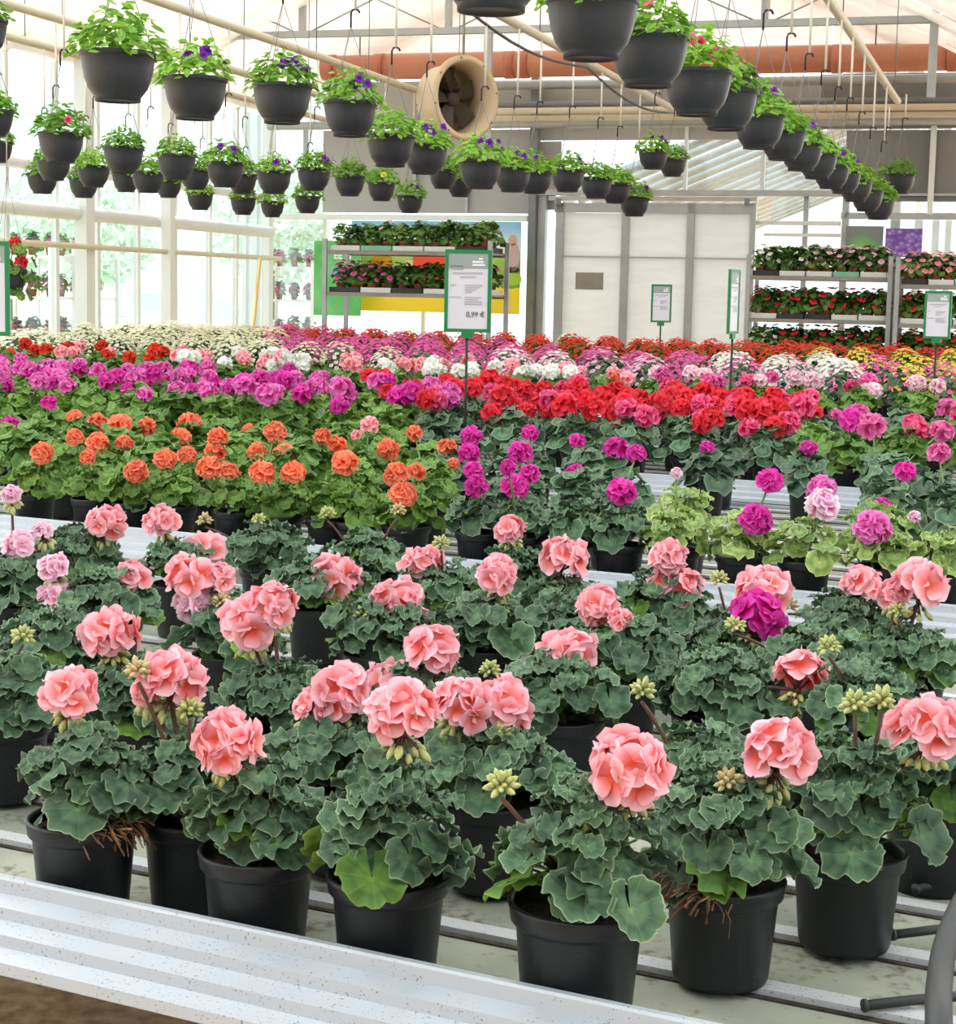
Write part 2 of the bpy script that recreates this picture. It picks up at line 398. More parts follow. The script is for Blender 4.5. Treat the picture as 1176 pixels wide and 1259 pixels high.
# ------------------------------------------------------------------ glasshouse shell
BW, AW, EAVE = -8.4, 19.0, 3.5
wl = empty('wall_left', ab(BW, 15, 0), kind='structure')
def lw(a, z, off=0): return ab(BW+off, a, z) - wl.location
A0 = 9.0
m = MB(); m.box(lw((A0+AW)/2, .16), (.12, AW-A0, .32), BX, AX); put('plinth', m.mesh('plinth', M['paint'], False), wl)
def acol(px): return acoord(at_b(px, 300, BW))
mull = sorted([acol(x) for x in (7, 68, 119, 168.5, 214, 257, 290)]); d0 = 1.0
mull = [mull[0]-d0*k for k in range(4, 0, -1)] + mull
zg0 = at_b(0, 264, BW).z; zg1 = at_b(0, 245, BW).z; zg = (zg0+zg1)/2
ends = [A0]+mull+[AW-.1]
for i, a in enumerate(mull):
    m = MB(); m.box(lw(a, (.32+EAVE)/2), (.05, .055, EAVE-.32), BX, AX); put('mullion', m.mesh('mullion', M['paint'], False), wl)
for i in range(len(ends)-1):
    for z0, z1 in ((.32, zg), (zg, 2.45), (2.45, EAVE)):
        m = MB(); m.box(lw((ends[i]+ends[i+1])/2, (z0+z1)/2), (.006, ends[i+1]-ends[i]-.05, z1-z0-.03), BX, AX)
        put('pane', m.mesh('pane', M['pane'], False), wl)
for px, w_ in ((85, .15), (-60, .15)):
    m = MB(); m.box(lw(acol(px), EAVE/2, .16), (.12, w_, EAVE), BX, AX); put('post', m.mesh('post', M['paint'], False), wl)
zr = at_b(29, 298.5, BW+.25).z
for z, r, off, mt in ((zg, (zg1-zg0)/2, .12, 'paint'), (zr, .026, .25, 'cream_pipe'), (2.45, .05, .08, 'paint'), (EAVE, .07, .1, 'cream_pipe')):
    m = MB(); m.tube([lw(A0, z, off), lw(AW-.25, z, off)], r, 12); put('pipe', m.mesh('pipe', M[mt]), wl)

wb = empty('wall_back', ab(0, AW, 0), kind='structure')
def bw(b_, z, off=0): return ab(b_, AW-off, z) - wb.location
def rect(name, x0, y0, x1, y1, mat, th=.05, off=0, parent=None, z0=None, z1=None, smooth=False):
    par = parent or wb
    p = at_a(x0, (y0+y1)/2, AW-off); q = at_a(x1, (y0+y1)/2, AW-off); b0, b1 = bcoord(p), bcoord(q)
    za = at_a((x0+x1)/2, y1, AW-off).z if z0 is None else z0
    zb = at_a((x0+x1)/2, y0, AW-off).z if z1 is None else z1
    m = MB(); m.box(ab((b0+b1)/2, AW-off, (za+zb)/2)-par.location, (b1-b0, th, zb-za), BX, AX)
    return put(name, m.mesh(name, M[mat], smooth), par)
# left glazed part and cladding
rect('panel', 398, 160, 655, 262, 'panel_grey', .03, 0)
rect('pane', 334, 100, 398, 266, 'pane_grey', .008, 0)
rect('pane', 334, 272, 398, 400, 'pane_grey', .008, 0, z0=.3)
rect('pane', 402, 272, 520, 400, 'pane', .008, 0, z0=.3)
rect('pane', 524, 272, 652, 400, 'pane', .008, 0, z0=.3)
rect('beam', 326, 264, 650, 271, 'paint', .10, .08)
rect('plinth', 310, 395, 690, 402, 'paint', .12, 0, z0=0, z1=.32)
for x0, x1 in ((398, 402), (520, 524)): rect('post', x0, 270, x1, 400, 'paint', .06, .02, z0=0)
for x0, x1, mt in ((301, 306, 'paint'), (311, 319, 'paint'), (325, 334, 'paint')): rect('post', x0, 110, x1, 400, mt, .12, .1, z0=0)
for x0, x1 in ((374, 378), (509, 513), (573, 577)): rect('post', x0, 160, x1, 262, 'steel', .06, .03)
rect('post', 652, 95, 661, 400, 'steel_dark', .14, .12, z0=0)
rect('post', 662, 240, 671, 400, 'steel', .10, .06, z0=0)
rect('panel', 671, 240, 683, 258, 'panel_grey', .03)
rect('pane', 671, 258, 683, 400, 'pane', .008, 0, z0=.3)
# cladding bands above the doors
rect('panel', 402, 100, 660, 158, 'panel_grey', .03, 0)
rect('panel', 661, 100, 1010, 172, 'panel_grey', .03, 0)
rect('panel', 661, 174, 690, 236, 'panel_grey', .03, 0)
rect('pane', 690, 176, 842, 236, 'pane', .008, 0)
rect('pane', 846, 176, 938, 236, 'pane', .008, 0)
rect('pane', 941, 176, 1036, 236, 'pane', .008, 0)
rect('panel', 1040, 160, 1240, 248, 'panel_dark', .03, 0)
rect('panel', 1010, 90, 1240, 158, 'panel_dark', .03, 0)
rect('post', 842, 150, 846, 238, 'paint', .06, .03)
rect('post', 936, 190, 941, 238, 'paint', .06, .03)
rect('beam', 662, 234, 1040, 241, 'steel', .12, .1)
rect('beam', 1035, 262, 1240, 270, 'steel', .10, .06)
rect('post', 1034, 238, 1042, 400, 'steel', .10, .06, z0=0)
rect('post', 1143, 155, 1150, 264, 'paint', .08, .08)
rect('beam', 1100, 238, 1240, 241, 'steel', .05, .04)
# right of the doors
rect('pane', 946, 244, 986, 400, 'pane', .008, 0, z0=.3)
rect('pane', 992, 244, 1034, 400, 'pane_grey', .008, 0, z0=.3)
rect('post', 986, 240, 992, 400, 'steel', .05, .03, z0=0)
rect('beam', 926, 272, 1034, 277, 'paint', .06, .05)
rect('beam', 940, 287, 1034, 291, 'paint', .05, .05)
rect('plinth', 940, 395, 1240, 402, 'paint', .12, 0, z0=0, z1=.32)
rect('pane', 1042, 271, 1240, 400, 'pane_grey', .008, 0, z0=.3)
# horizontal services in front of the cladding
def hline(name, xa, ya, xb, off, r, mat, parent=None):
    p = at_a(xa, ya, AW-off); b0 = bcoord(p); b1 = bcoord(at_a(xb, ya, AW-off))
    m = MB(); m.tube([bw(b0, p.z, off), bw(b1, p.z, off)], r, 12); return put(name, m.mesh(name, M[mat]), parent or wb)
hline('pipe', 604, 129, 1240, .5, .03, 'steel_dark'); hline('pipe', 604, 137, 1240, .6, .032, 'cream_pipe')
hline('pipe', 598, 146, 1240, .5, .03, 'cream_pipe'); hline('pipe', 330, 155, 1240, .35, .045, 'steel')
hline('pipe', 600, 105, 1240, .3, .05, 'steel')
# gable: cream shade curtain and lattice girder
cz0 = at_a(760, 64, AW-.4).z
for k in range(11):
    b0 = -8.3+k*1.55; m = MB(); n = 9; vs = []; fs = []
    for j in range(4):
        for i in range(n):
            vs.append(bw(b0+1.53*i/(n-1), cz0+2.5*j/3-.04*sin(pi*i/(n-1))*(j == 0), .4+.03*sin(i*1.7+k)*(1-j/4)))
    for j in range(3):
        for i in range(n-1): fs.append((j*n+i, j*n+i+1, (j+1)*n+i+1, (j+1)*n+i))
    m.add(vs, fs); put('shade_cloth', m.mesh('shade cloth', M['screen']), wb)
m = MB(); m.tube([bw(-8.3, cz0-.02, .42), bw(8.5, cz0-.02, .42)], .05, 10); put('cloth_roll', m.mesh('cloth roll', M['screen']), wb)

girder = empty('lattice_girder', ab(-2, 16, 0), label='galvanised lattice girder with thin crossed braces under the cream cloth', cat='girder')
gz0 = at_a(760, 33, 16).z; gz1 = gz0+.62
def gp(b_, z): return ab(b_, 16, z)-girder.location
for z, nm in ((gz0, 'bottom_chord'), (gz1, 'top_chord')):
    m = MB(); m.box(gp(0, z), (16.6, .07, .06), BX, AX); put(nm, m.mesh(nm, M['steel'], False), girder)
k = 0
for i in range(12):
    b0 = -8.2+i*1.45
    m = MB(); m.box(gp(b0, (gz0+gz1)/2), (.06, .05, gz1-gz0-.06), BX, AX); put('strut', m.mesh('strut', M['steel'], False), girder)
    if i < 11:
        for s_ in (0, 1):
            m = MB(); m.tube([gp(b0+.03, (gz0, gz1)[s_]), gp(b0+1.42, (gz1, gz0)[s_])], .008, 5); put('brace', m.mesh('brace', M['steel']), girder)
for bx_ in (-8.15, 8.3):
    m = MB(); m.box(gp(bx_, gz0/2), (.1, .1, gz0), BX, AX); put('column', m.mesh('column', M['paint'], False), girder)
for px in (600, 1146):
    bx_ = bcoord(at_a(px, 100, 16)); m = MB(); zt = at_a(px, 205 if px < 700 else 120, 16).z
    m.box(gp(bx_, (gz0+zt)/2), (.07, .06, gz0-zt), BX, AX); put('hanger', m.mesh('hanger', M['steel'], False), girder)

# roof panes: two pitched bays, whitewashed glass between white bars
rf = empty('roof', ab(0, 10, EAVE), kind='structure')
def rp(b_, a_, z): return ab(b_, a_, z)-rf.location
RISE = 1.9
bays = [(-8.4, EAVE, -4.2, EAVE+RISE), (-4.2, EAVE+RISE, 0, EAVE), (0, EAVE, 4.2, EAVE+RISE), (4.2, EAVE+RISE, 8.4, EAVE)]
for (b0, z0, b1, z1) in bays:
    for j in range(12):
        a0, a1 = -4+j*2+.03, -4+j*2+1.97
        if a0 > AW: break
        a1 = min(a1, AW)
        m = MB(); up = Vector((0, 0, .006)); q = [rp(b0, a0, z0), rp(b1, a0, z1), rp(b1, a1, z1), rp(b0, a1, z0)]
        m.hexa(q+[x+up for x in q]); put('roof_pane', m.mesh('roof pane', M['roof_pane'], False), rf)
        m = MB(); m.tube([rp(b0, a1+.03, z0), rp(b1, a1+.03, z1)], .022, 6); put('bar', m.mesh('bar', M['paint']), rf)
for b_, z in ((-4.2, EAVE+RISE), (0, EAVE), (4.2, EAVE+RISE)):
    m = MB(); m.tube([rp(b_, -4, z), rp(b_, AW, z)], .05, 8); put('purlin', m.mesh('purlin', M['paint']), rf)

# shade cloth drawn under the far half of the roof
for (b0, z0, b1, z1) in bays:
    for j in range(4):
        a0, a1 = 11.5+j*1.85, 11.5+j*1.85+1.80; m = MB(); n = 8; vs = []
        for i in range(n+1):
            for aa in (a0, a1): vs.append(rp(b0+(b1-b0)*i/n, aa, z0+(z1-z0)*i/n-.14-.05*(i % 2)))
        m.add(vs, [(2*i, 2*i+1, 2*i+3, 2*i+2) for i in range(n)]); put('shade_cloth', m.mesh('shade cloth', M['screen']), rf)

# unseen walls added to cut side light: whitewashed glass right, opaque cladding behind camera
for nm, o_, dx, n_, L_ in (('wall_right_unseen', ab(8.5, 7.5, 0), AX, 8, 23.0), ('wall_front_unseen', ab(0, -4.05, 0), BX, 6, 16.8)):
    w = empty(nm, o_, kind='structure'); dn = Vector((-dx.y, dx.x, 0)); st_ = L_/n_
    for i in range(n_):
        m = MB(); m.box(dx*(-L_/2+st_*(i+.5))+Vector((0, 0, EAVE/2+.1)), (st_-.06, .008, EAVE-.2), dx, dn); put('pane' if nm == 'wall_right_unseen' else 'panel', m.mesh('pane', M['roof_pane' if nm == 'wall_right_unseen' else 'panel_grey'], False), w)
    for i in range(n_+1):
        m = MB(); m.box(dx*(-L_/2+st_*i)+Vector((0, 0, EAVE/2)), (.06, .06, EAVE), dx, dn); put('post', m.mesh('post', M['paint'], False), w)

# sliding doors
dr = empty('door_1', ab(bcoord(at_a(805, 300, AW-.1)), AW-.1, 0), kind='structure')
for x0, x1 in ((693, 764), (773, 844), (853, 921)): rect('door_sheet', x0, 262, x1, 400, 'twin', .03, .1, dr, z0=.06)
for x0, x1 in ((683, 693), (764, 773), (844, 853), (921, 928)): rect('stile', x0, 250, x1, 400, 'steel', .06, .1, dr, z0=.02)
rect('top_rail', 683, 250, 928, 262, 'steel', .06, .1, dr)
rect('mid_rail', 693, 316, 921, 317.5, 'steel', .04, .1, dr)
rect('notice', 708, 335, 742, 356, 'shelf', .006, .125, dr)
rect('track', 676, 242, 932, 247, 'steel', .10, .12, dr)
for x in (684, 916): rect('bracket', x, 244, x+6, 252, 'steel_dark', .05, .18, dr)

# orange drain pipe
op = empty('drain_pipe', ab(0, 17.6, 0), label='long orange plastic drain pipe under the cream shade cloth', cat='pipe')
p0 = at_a(398, 88, 17.6); p1 = at_a(1260, 64, 17.6); rr = .125
b0, b1 = bcoord(p0), bcoord(p1); zz = (p0.z+p1.z)/2
m = MB(); m.tube([ab(b0, 17.6, zz)-op.location, ab(b1, 17.6, zz)-op.location], rr, 20); put('pipe_run', m.mesh('pipe run', M['orange_pipe']), op)
for px in (408, 468, 628, 645, 1030, 1172):
    bb = bcoord(at_a(px, 75, 17.6)); m = MB(); m.tube([ab(bb-.05, 17.6, zz)-op.location, ab(bb+.05, 17.6, zz)-op.location], rr+.012, 20)
    put('collar', m.mesh('collar', M['pipe_collar']), op)
for bb in (b0+.4, b0+3, b0+5.6):
    m = MB(); m.tube([ab(bb, 17.6, zz+rr)-op.location, ab(bb, 17.6, zz+1.6)-op.location], .008, 5); put('strap', m.mesh('strap', M['wire']), op)

# air circulation fan
fc = atY(569, 121, 14.6)
fan = empty('air_fan', fc, label='round beige air fan with dark blades hanging under the orange pipe', cat='fan')
fz = (Vector((.64, -.77, .0))).normalized(); fx = Vector((0, 0, 1)).cross(fz).normalized(); fy = fz.cross(fx)
R0 = .30
m = MB(); m.lathe([(R0-.03, -.26), (R0-.02, -.1), (R0, .0), (R0+.035, .02), (R0+.035, .05), (R0-.012, .05), (R0-.03, -.08), (R0-.045, -.26), (R0-.03, -.26)], 40, (0, 0, 0), fx, fy, fz)
put('shell', m.mesh('shell', M['fan_shell']), fan)
for k in range(5):
    a = k*2*pi/5+.5; d = fx*cos(a)+fy*sin(a); t = fz.cross(d)
    m = MB(); vs = []
    for rr_, wd_ in ((.05, .026), (.12, .048), (.2, .07), (.24, .062)):
        c = d*rr_-fz*.13; vs += [c-t*wd_-fz*.025, c+t*wd_+fz*.025]
    m.add(vs+[x-fz*.005 for x in vs], [(0, 1, 3, 2), (2, 3, 5, 4), (4, 5, 7, 6), (8, 10, 11, 9), (10, 12, 13, 11), (12, 14, 15, 13)])
    put('fan_blade', m.mesh('fan blade', M['fan_blade']), fan)
m = MB(); m.lathe([(0, -.09), (.05, -.10), (.06, -.13), (.06, -.28), (0, -.28)], 16, (0, 0, 0), fx, fy, fz); put('hub', m.mesh('hub', M['fan_blade']), fan)
m = MB()
for k in range(4):
    a = k*pi/2+.2; d = fx*cos(a)+fy*sin(a); m.tube([d*.04-fz*.25, d*.27-fz*.25], .012, 6)
put('motor_bracket', m.mesh('motor bracket', M['fan_blade']), fan)
for k in range(8):
    a = k*pi/4+.2; d = fx*cos(a)+fy*sin(a); m = MB(); m.lathe([(0, .058), (.008, .056), (.009, .05)], 8, d*.318, fx, fy, fz); put('bolt', m.mesh('bolt', M['bolt']), fan)
m = MB(); m.tube([Vector((0, 0, .33)), Vector((0, 0, 3.62-fc.z+1.0))], .012, 6); put('drop_rod', m.mesh('drop rod', M['steel']), fan)

# pipes that carry the hanging baskets (one along each row)
RAILZ = 3.05
for b_, a0, a1, wtxt in ((-1.17, 2.5, 15.2, 'above the steep row of baskets by the doors'), (-3.1, 3.0, 15.5, 'above the middle row of baskets'),
                         (-4.9, 5.0, 15.5, 'above the row of baskets beside the fan'), (-5.85, 7, 15.8, 'above the fourth row of baskets'), (-6.6, 8, 16.2, 'above the basket row nearest the glass side wall')):
    o = empty('basket_rail', ab(b_, (a0+a1)/2, RAILZ), label='cream steel pipe along the roof '+wtxt, cat='pipe', group='pipes the baskets hang from')
    m = MB(); m.tube([AX*(a0-(a0+a1)/2), AX*((a1-a0)/2)], .028, 10); put('pipe_run', m.mesh('pipe run', M['cream_pipe']), o)
    n = 4
    for i in range(n):
        a = a0+.4+(a1-a0-.8)*i/(n-1); q = AX*(a-(a0+a1)/2); ztop = EAVE+RISE*(1-abs((b_+8.4) % 8.4-4.2)/4.2)-RAILZ
        m = MB(); m.tube([q, q+Vector((0, 0, ztop))], .004, 5); put('drop_wire', m.mesh('drop wire', M['wire']), o)
    if b_ not in (-3.1,): continue
    m = MB(); pts = []
    for i in range(41):
        t = i/40; pts.append(AX*(a0-(a0+a1)/2+(a1-a0)*t)+Vector((0, 0, -.045-.09*abs(sin(t*pi*4))))+BX*.02)
    m.tube(pts, .009, 6); put('cable', m.mesh('cable', M['rubber']), o)

# ------------------------------------------------------------------ plant kit
def leaf_mesh(seed, ang, rings, ruffle=1.0, cup=.25, mat=None, fold=0):
    r = random.Random(seed); m = MB(); ph = [r.uniform(0, 6.28) for _ in range(4)]; vs = [(-.1, 0, 0)]; uvs = [(.5, 0)]; fs = []
    for j in range(1, rings+1):
        q = (j/rings)**.9
        for i in range(ang+1):
            t = i/ang; th = radians(-171+342*t)
            R = .93+.045*cos(7*th*1.02)+.05*abs(sin(10.5*th))*(ang > 24)
            R *= 1-.12*abs(th/pi)**6
            x = -.1+q*R*cos(th)*.98; y = q*R*sin(th)*1.06
            z = cup*q*q*(.5) - .42*q**3*(.5+.5*cos(th))*.5
            z += ruffle*.14*q**2.2*sin(6*th+ph[0]+.9*sin(2*th+ph[1])) + ruffle*.09*q**3*sin(11*th+ph[2])
            z += fold*abs(y)*.5
            vs.append((x, y, z)); uvs.append((t, q))
    n = ang+1
    for i in range(ang): fs.append((0, 1+i, 2+i))
    for j in range(rings-1):
        for i in range(ang): a = 1+j*n+i; fs.append((a, a+n, a+n+1, a+1))
    m.add(vs, fs, uvs); return m
LEAF0 = {}; LEAF1 = {}
for k in ('leaf', 'leaf_fresh', 'leaf_sunlit'):
    LEAF0[k] = [leaf_mesh(10+i, 64, 4, (.7, 1.0, 1.3, .9)[i % 4], (.2, .5, .0, .35, .6, -.15)[i], fold=(0, .2, .0, .5, .35, .1)[i]).mesh('leaf', M[k]) for i in range(6)]
    LEAF1[k] = [leaf_mesh(30+i, 20, 2, 1.1, (.2, .5, 0, .4)[i], fold=(0, .3, .1, .4)[i]).mesh('leaf', M[k]) for i in range(4)]
def petal(m, M4, L, Wd, nu, nv, cup, wav, ph):
    vs = []; uvs = []; fs = []
    for j in range(nv+1):
        t = j/nv; w = Wd*(.16+.84*sin(min(1, t*1.12)**.85*pi*.62))*(1 if t < .9 else .9)
        for i in range(nu+1):
            s = i/nu*2-1; x = L*t*(1-.10*s*s*t); y = w*s/2
            z = cup*L*(t*t)+.12*L*(s*s)*t+wav*L*t*t*sin(2.6*s+ph)
            vs.append(M4 @ Vector((x, y, z))); uvs.append((.5+.5*s, t))
    for j in range(nv):
        for i in range(nu): a = j*(nu+1)+i; fs.append((a, a+1, a+nu+2, a+nu+1))
    m.add(vs, fs, uvs)
def floret(m, base, r, np_, nu, nv, size=1.0, inner=2):
    for k in range(np_+inner):
        inn = k >= np_; a = 2*pi*k/np_+r.uniform(-.2, .2)+(.5 if inn else 0)
        tilt = (r.uniform(.5, .9) if inn else r.uniform(.02, .38))
        Mx = base @ Matrix.Rotation(a, 4, 'Z') @ Matrix.Rotation(-tilt, 4, 'Y')
        sc = size*(.75 if inn else 1)
        petal(m, Mx, .0265*sc, .027*sc, nu, nv, r.uniform(-.25, .05), r.uniform(.06, .16), r.uniform(0, 6.28))
FLO0 = {}
def florets(col):
    if col not in FLO0:
        FLO0[col] = []
        for i in range(4):
            m = MB(); floret(m, Matrix.Identity(4), random.Random(60+i), 5, 4, 4, 1.0, 1+i % 2); FLO0[col].append(m.mesh('floret', M['p_'+col]))
    return FLO0[col]
def fib(n, lo, r):       # directions from the pole down to cos = lo
    out = []
    for i in range(n):
        c = 1-(1-lo)*(i+.5)/n; a = i*2.39996+r.uniform(-.25, .25); s = sqrt(max(0, 1-c*c)); out.append(Vector((s*cos(a), s*sin(a), c)))
    return out
HEADS = {}
def head_mesh(col, lod):     # a whole head of unit radius .045 in one mesh
    key = (col, lod)
    if key not in HEADS:
        HEADS[key] = []
        for i in range(4):
            r = random.Random(90+i+lod*7); m = MB()
            for d in fib(15 if lod == 1 else 11, -.35, r):
                fm = frame(d*.024, d+Vector((r.uniform(-.3, .3), r.uniform(-.3, .3), r.uniform(-.2, .3))), d.orthogonal(), 1)
                floret(m, fm, r, 5 if lod == 1 else 4, 2, 2, .95 if lod == 1 else 1.05, 1 if lod == 1 else 0)
            HEADS[key].append(m.mesh('flower head', M['p_'+col]))
    return HEADS[key]
def bud_mesh():
    m = MB(); m.lathe([(0, 0), (.0028, .002), (.0042, .007), (.0034, .012), (0, .0165)], 7); return m
BUD = bud_mesh().mesh('bud', M['bud']); BUDD = bud_mesh().mesh('bud', M['bud_dry'])
def bez(a, b, c, n): return [a*(1-t)**2+b*2*t*(1-t)+c*t*t for t in [i/n for i in range(n+1)]]

def pot_prof(h=.112, rt=.066, rb=.05):
    return [(0, .004), (rb-.008, .004), (rb-.006, 0), (rb, 0), (rb+.002, .006), (rt-.007, h-.024), (rt-.004, h-.02), (rt-.0015, h-.018), (rt, h-.006), (rt+.0015, h-.002), (rt, h), (rt-.003, h), (rt-.005, h-.004), (rt-.008, h-.022), (rt-.012, h-.03), (0, h-.03)]
m = MB(); m.lathe(pot_prof(), 40); POT0 = m.mesh('pot', M['pot'])
m = MB(); m.lathe(pot_prof(), 18); POT1 = m.mesh('pot', M['pot'])
def soil_mesh(n, rings, seed, rad=.056):
    r = random.Random(seed); m = MB(); vs = [(0, 0, .004)]; fs = []
    for j in range(1, rings+1):
        for i in range(n): a = 2*pi*i/n; q = rad*j/rings; vs.append((q*cos(a), q*sin(a), r.uniform(-.003, .005) if j < rings else -.001))
    for i in range(n): fs.append((0, 1+i, 1+(i+1) % n))
    for j in range(rings-1):
        for i in range(n): a = 1+j*n+i; b = 1+j*n+(i+1) % n; fs.append((a, a+n, b+n, b))
    m.add(vs, fs); return m.mesh('soil', M['soil'])
SOIL0 = soil_mesh(24, 4, 1, .0585); SOIL1 = soil_mesh(10, 1, 2, .058)
POTH = .112

def canopy(r, n, Rc, Hc, z0, big=.036, small=.018):
    out = []
    for i in range(n):
        inner = i % 4 == 3
        e = (i+.5)/n; el = (e**.9)*1.5; az = i*2.39996+r.uniform(-.4, .4)
        k = .62 if inner else 1.0
        o = Vector((cos(az), sin(az), 0)); R = Rc*(cos(el)**.75)*r.uniform(.8, 1.18)*k; z = z0+Hc*sin(el)*r.uniform(.78, 1.12)*(.8 if inner else 1)
        if e < .2: z -= r.uniform(0, .012)
        jit = Vector((r.uniform(-1, 1), r.uniform(-1, 1), r.uniform(-.6, .6)))
        nn = o*(cos(el)*.62)+Vector((0, 0, .7+.7*sin(el)))+jit*.46
        tip = o*.9-Vector((0, 0, .5*(1-e)))+jit*.6
        sz = (small+(big-small)*(1-e)**2.1)*r.uniform(.75, 1.25)
        out.append((o*R+Vector((r.uniform(-.012, .012), r.uniform(-.012, .012), z+r.uniform(-.008, .012))), nn, tip, sz))
    return out
FOL = {}
def foliage(k, var, n=46, Rc=.078, Hc=.095, big=.046, small=.028, ang=9):
    key = (k, var, n, Rc, Hc, big)
    if key not in FOL:
        r = random.Random(200+var); m = MB()
        for p, nn, tip, sz in canopy(r, n, Rc, Hc, .0, big, small):
            lm = leaf_mesh(r.randint(0, 999), ang, 1, 1.4, r.uniform(0, .6)); fm = frame(p, nn, tip, sz)
            m.add([fm @ Vector(v) for v in lm.v], lm.f, [(lm.uv[0][0])]*0 or None) if False else m.add([fm @ Vector(v) for v in lm.v], lm.f, uvtab(lm))
        FOL[key] = m.mesh('foliage', M[k])
    return FOL[key]
def uvtab(lm):
    t = [None]*len(lm.v)
    for i, f in enumerate(lm.f):
        for kx, q in zip(f, lm.uv[i]): t[kx] = q
    return t

def flower_stalk(root, a, head, axis, Rh, r, npd, mat, parent_name='flower_head'):
    m = MB(); base = head-axis*Rh*.55
    mid = (a+base)/2+Vector((r.uniform(-.01, .01), r.uniform(-.01, .01), .012)); m.tube(bez(a, mid, base, 6), .0032, 7, .0027)
    m.lathe([(0, -.004), (.005, -.002), (.006, .002), (0, .005)], 7, base)
    return m, base
def full_head(root, a, head, Rh, col, r, axis=None, nb=12, nf=11):
    axis = (axis or Vector((r.uniform(-.2, .2), r.uniform(-.45, 0), 1))).normalized(); sc = Rh/.045
    m, base = flower_stalk(root, a, head, axis, Rh, r, 8, None)
    q = axis.to_track_quat('Z', 'Y'); places = []
    for d in fib(nf, -.22, r):
        d = q @ Vector((d.x, d.y, d.z*.8)); p = head+d*Rh*r.uniform(.5, .78); m.tube([base, p-d*.004], .0011, 4); places.append((p, d))
    buds = []
    for k in range(nb):
        az = k*2*pi/nb+r.uniform(-.3, .3); d = q @ Vector((cos(az)*.7, sin(az)*.7, r.uniform(-1, -.35))); p = base+d*Rh*r.uniform(.3, .56); m.tube([base, p], .001, 4); buds.append((p, d))
    fh = put('flower_head', m.mesh('flower stalk', M['stem']), root)
    fl = florets(col)
    for p, d in places:
        put('floret', r.choice(fl), fh, frame(p, d+Vector((r.uniform(-.35, .35), r.uniform(-.35, .35), r.uniform(-.1, .3))), d.orthogonal()+Vector((r.uniform(-1, 1), r.uniform(-1, 1), 0)), sc*r.uniform(.85, 1.2)))
    for p, d in buds: put('bud', BUD, fh, frame(p, d, d.orthogonal(), r.uniform(.8, 1.25)))
def bud_head(root, a, head, r, dry=False, n=16, Rb=.016):
    m = MB(); base = head-Vector((0, 0, Rb*.8)); m.tube(bez(a, (a+base)/2+Vector((r.uniform(-.008, .008), 0, .012)), base, 5), .0028, 6, .0024)
    fh = put('bud_cluster', m.mesh('bud stalk', M['stem']), root)
    for d in fib(n+6, -.5, r): put('bud', BUDD if dry else BUD, fh, frame(head+d*Rb*.35, d, d.orthogonal(), r.uniform(.6, .95)))
def mid_head(root, a, head, Rh, col, r, lod, axis=None):
    m = MB(); m.tube([a, (a+head)/2+Vector((0, 0, .006)), head], .003, 5); st = put('flower_stalk', m.mesh('flower stalk', M['stem_green']), root)
    ax = axis or Vector((r.uniform(-.3, .3), r.uniform(-.5, .1), 1)); s = Rh/.045
    fm = frame(head, ax, Vector((r.uniform(-1, 1), r.uniform(-1, 1), 0)), s)
    put('flower_head', r.choice(head_mesh(col, lod)), root, fm)

def geranium(base, seed, lod, leafk, label, group, heads=(), buds=(), ps=1.0, n=None, Rc=.058, Hc=.085, name='potted_geranium'):
    r = random.Random(seed)
    t = empty(name, base, label=label, cat='plant', group=group)
    rz = Matrix.Rotation(r.uniform(0, 6), 4, 'Z'); pm = rz @ Matrix.Scale(ps, 4)
    put('pot', POT0 if lod == 0 else POT1, t, pm)
    put('soil', SOIL0 if lod == 0 else SOIL1, t, Matrix.Translation((0, 0, (POTH-.014)*ps)) @ rz @ Matrix.Scale(ps, 4))
    z0 = POTH*ps+(.016 if lod == 0 else .006)
    if lod < 2:
        lv = canopy(r, n or (74 if lod == 0 else 44), Rc, Hc, z0, .034 if lod == 0 else .037, .0155 if lod == 0 else .019)
        LM = (LEAF0 if lod == 0 else LEAF1)[leafk]
        m = MB()
        for p, nn, tip, sz in lv:
            put('leaf', r.choice(LM if not (leafk == 'leaf' and p.z < z0+.03 and r.random() < .16) else (LEAF0 if lod == 0 else LEAF1)['leaf_fresh']), t, frame(p, nn, tip, sz))
            if lod == 0:
                s_ = Vector((p.x*.18, p.y*.18, z0-.02+max(0, p.z-z0)*.55)); m.tube([s_, (s_+p)/2+Vector((0, 0, .006)), p-nn.normalized()*.001], .0013, 4)
        m.tube([Vector((.004, 0, z0-.03)), Vector((0, .004, z0+Hc*.55))], .005, 6); m.tube([Vector((-.015, .006, z0-.03)), Vector((-.03, .01, z0+Hc*.5))], .004, 6)
        put('stems', m.mesh('stems', M['stem_green']), t)
    else:
        f = put('foliage', foliage(leafk, r.randint(0, 5), Rc=round(Rc, 3), Hc=round(Hc, 3)), t, Matrix.Translation((0, 0, z0)) @ Matrix.Rotation(r.uniform(0, 6.28), 4, 'Z') @ Matrix.Scale(r.uniform(.9, 1.12), 4)); f['kind'] = 'stuff'
    for hd in heads:
        pos, Rh, col = hd[:3]; ax = hd[3] if len(hd) > 3 else None; loc = Vector(pos)-Vector(base)
        a = Vector((loc.x*.25, loc.y*.25, z0+.02))
        if lod == 0: full_head(t, a, loc, Rh, col, r, ax)
        else: mid_head(t, a, loc, Rh, col, r, lod, ax)
    for pos, Rb, dry in buds:
        loc = Vector(pos)-Vector(base); bud_head(t, Vector((loc.x*.3, loc.y*.3, z0+.02)), loc, r, dry, 16 if lod == 0 else 9, Rb)
    return t

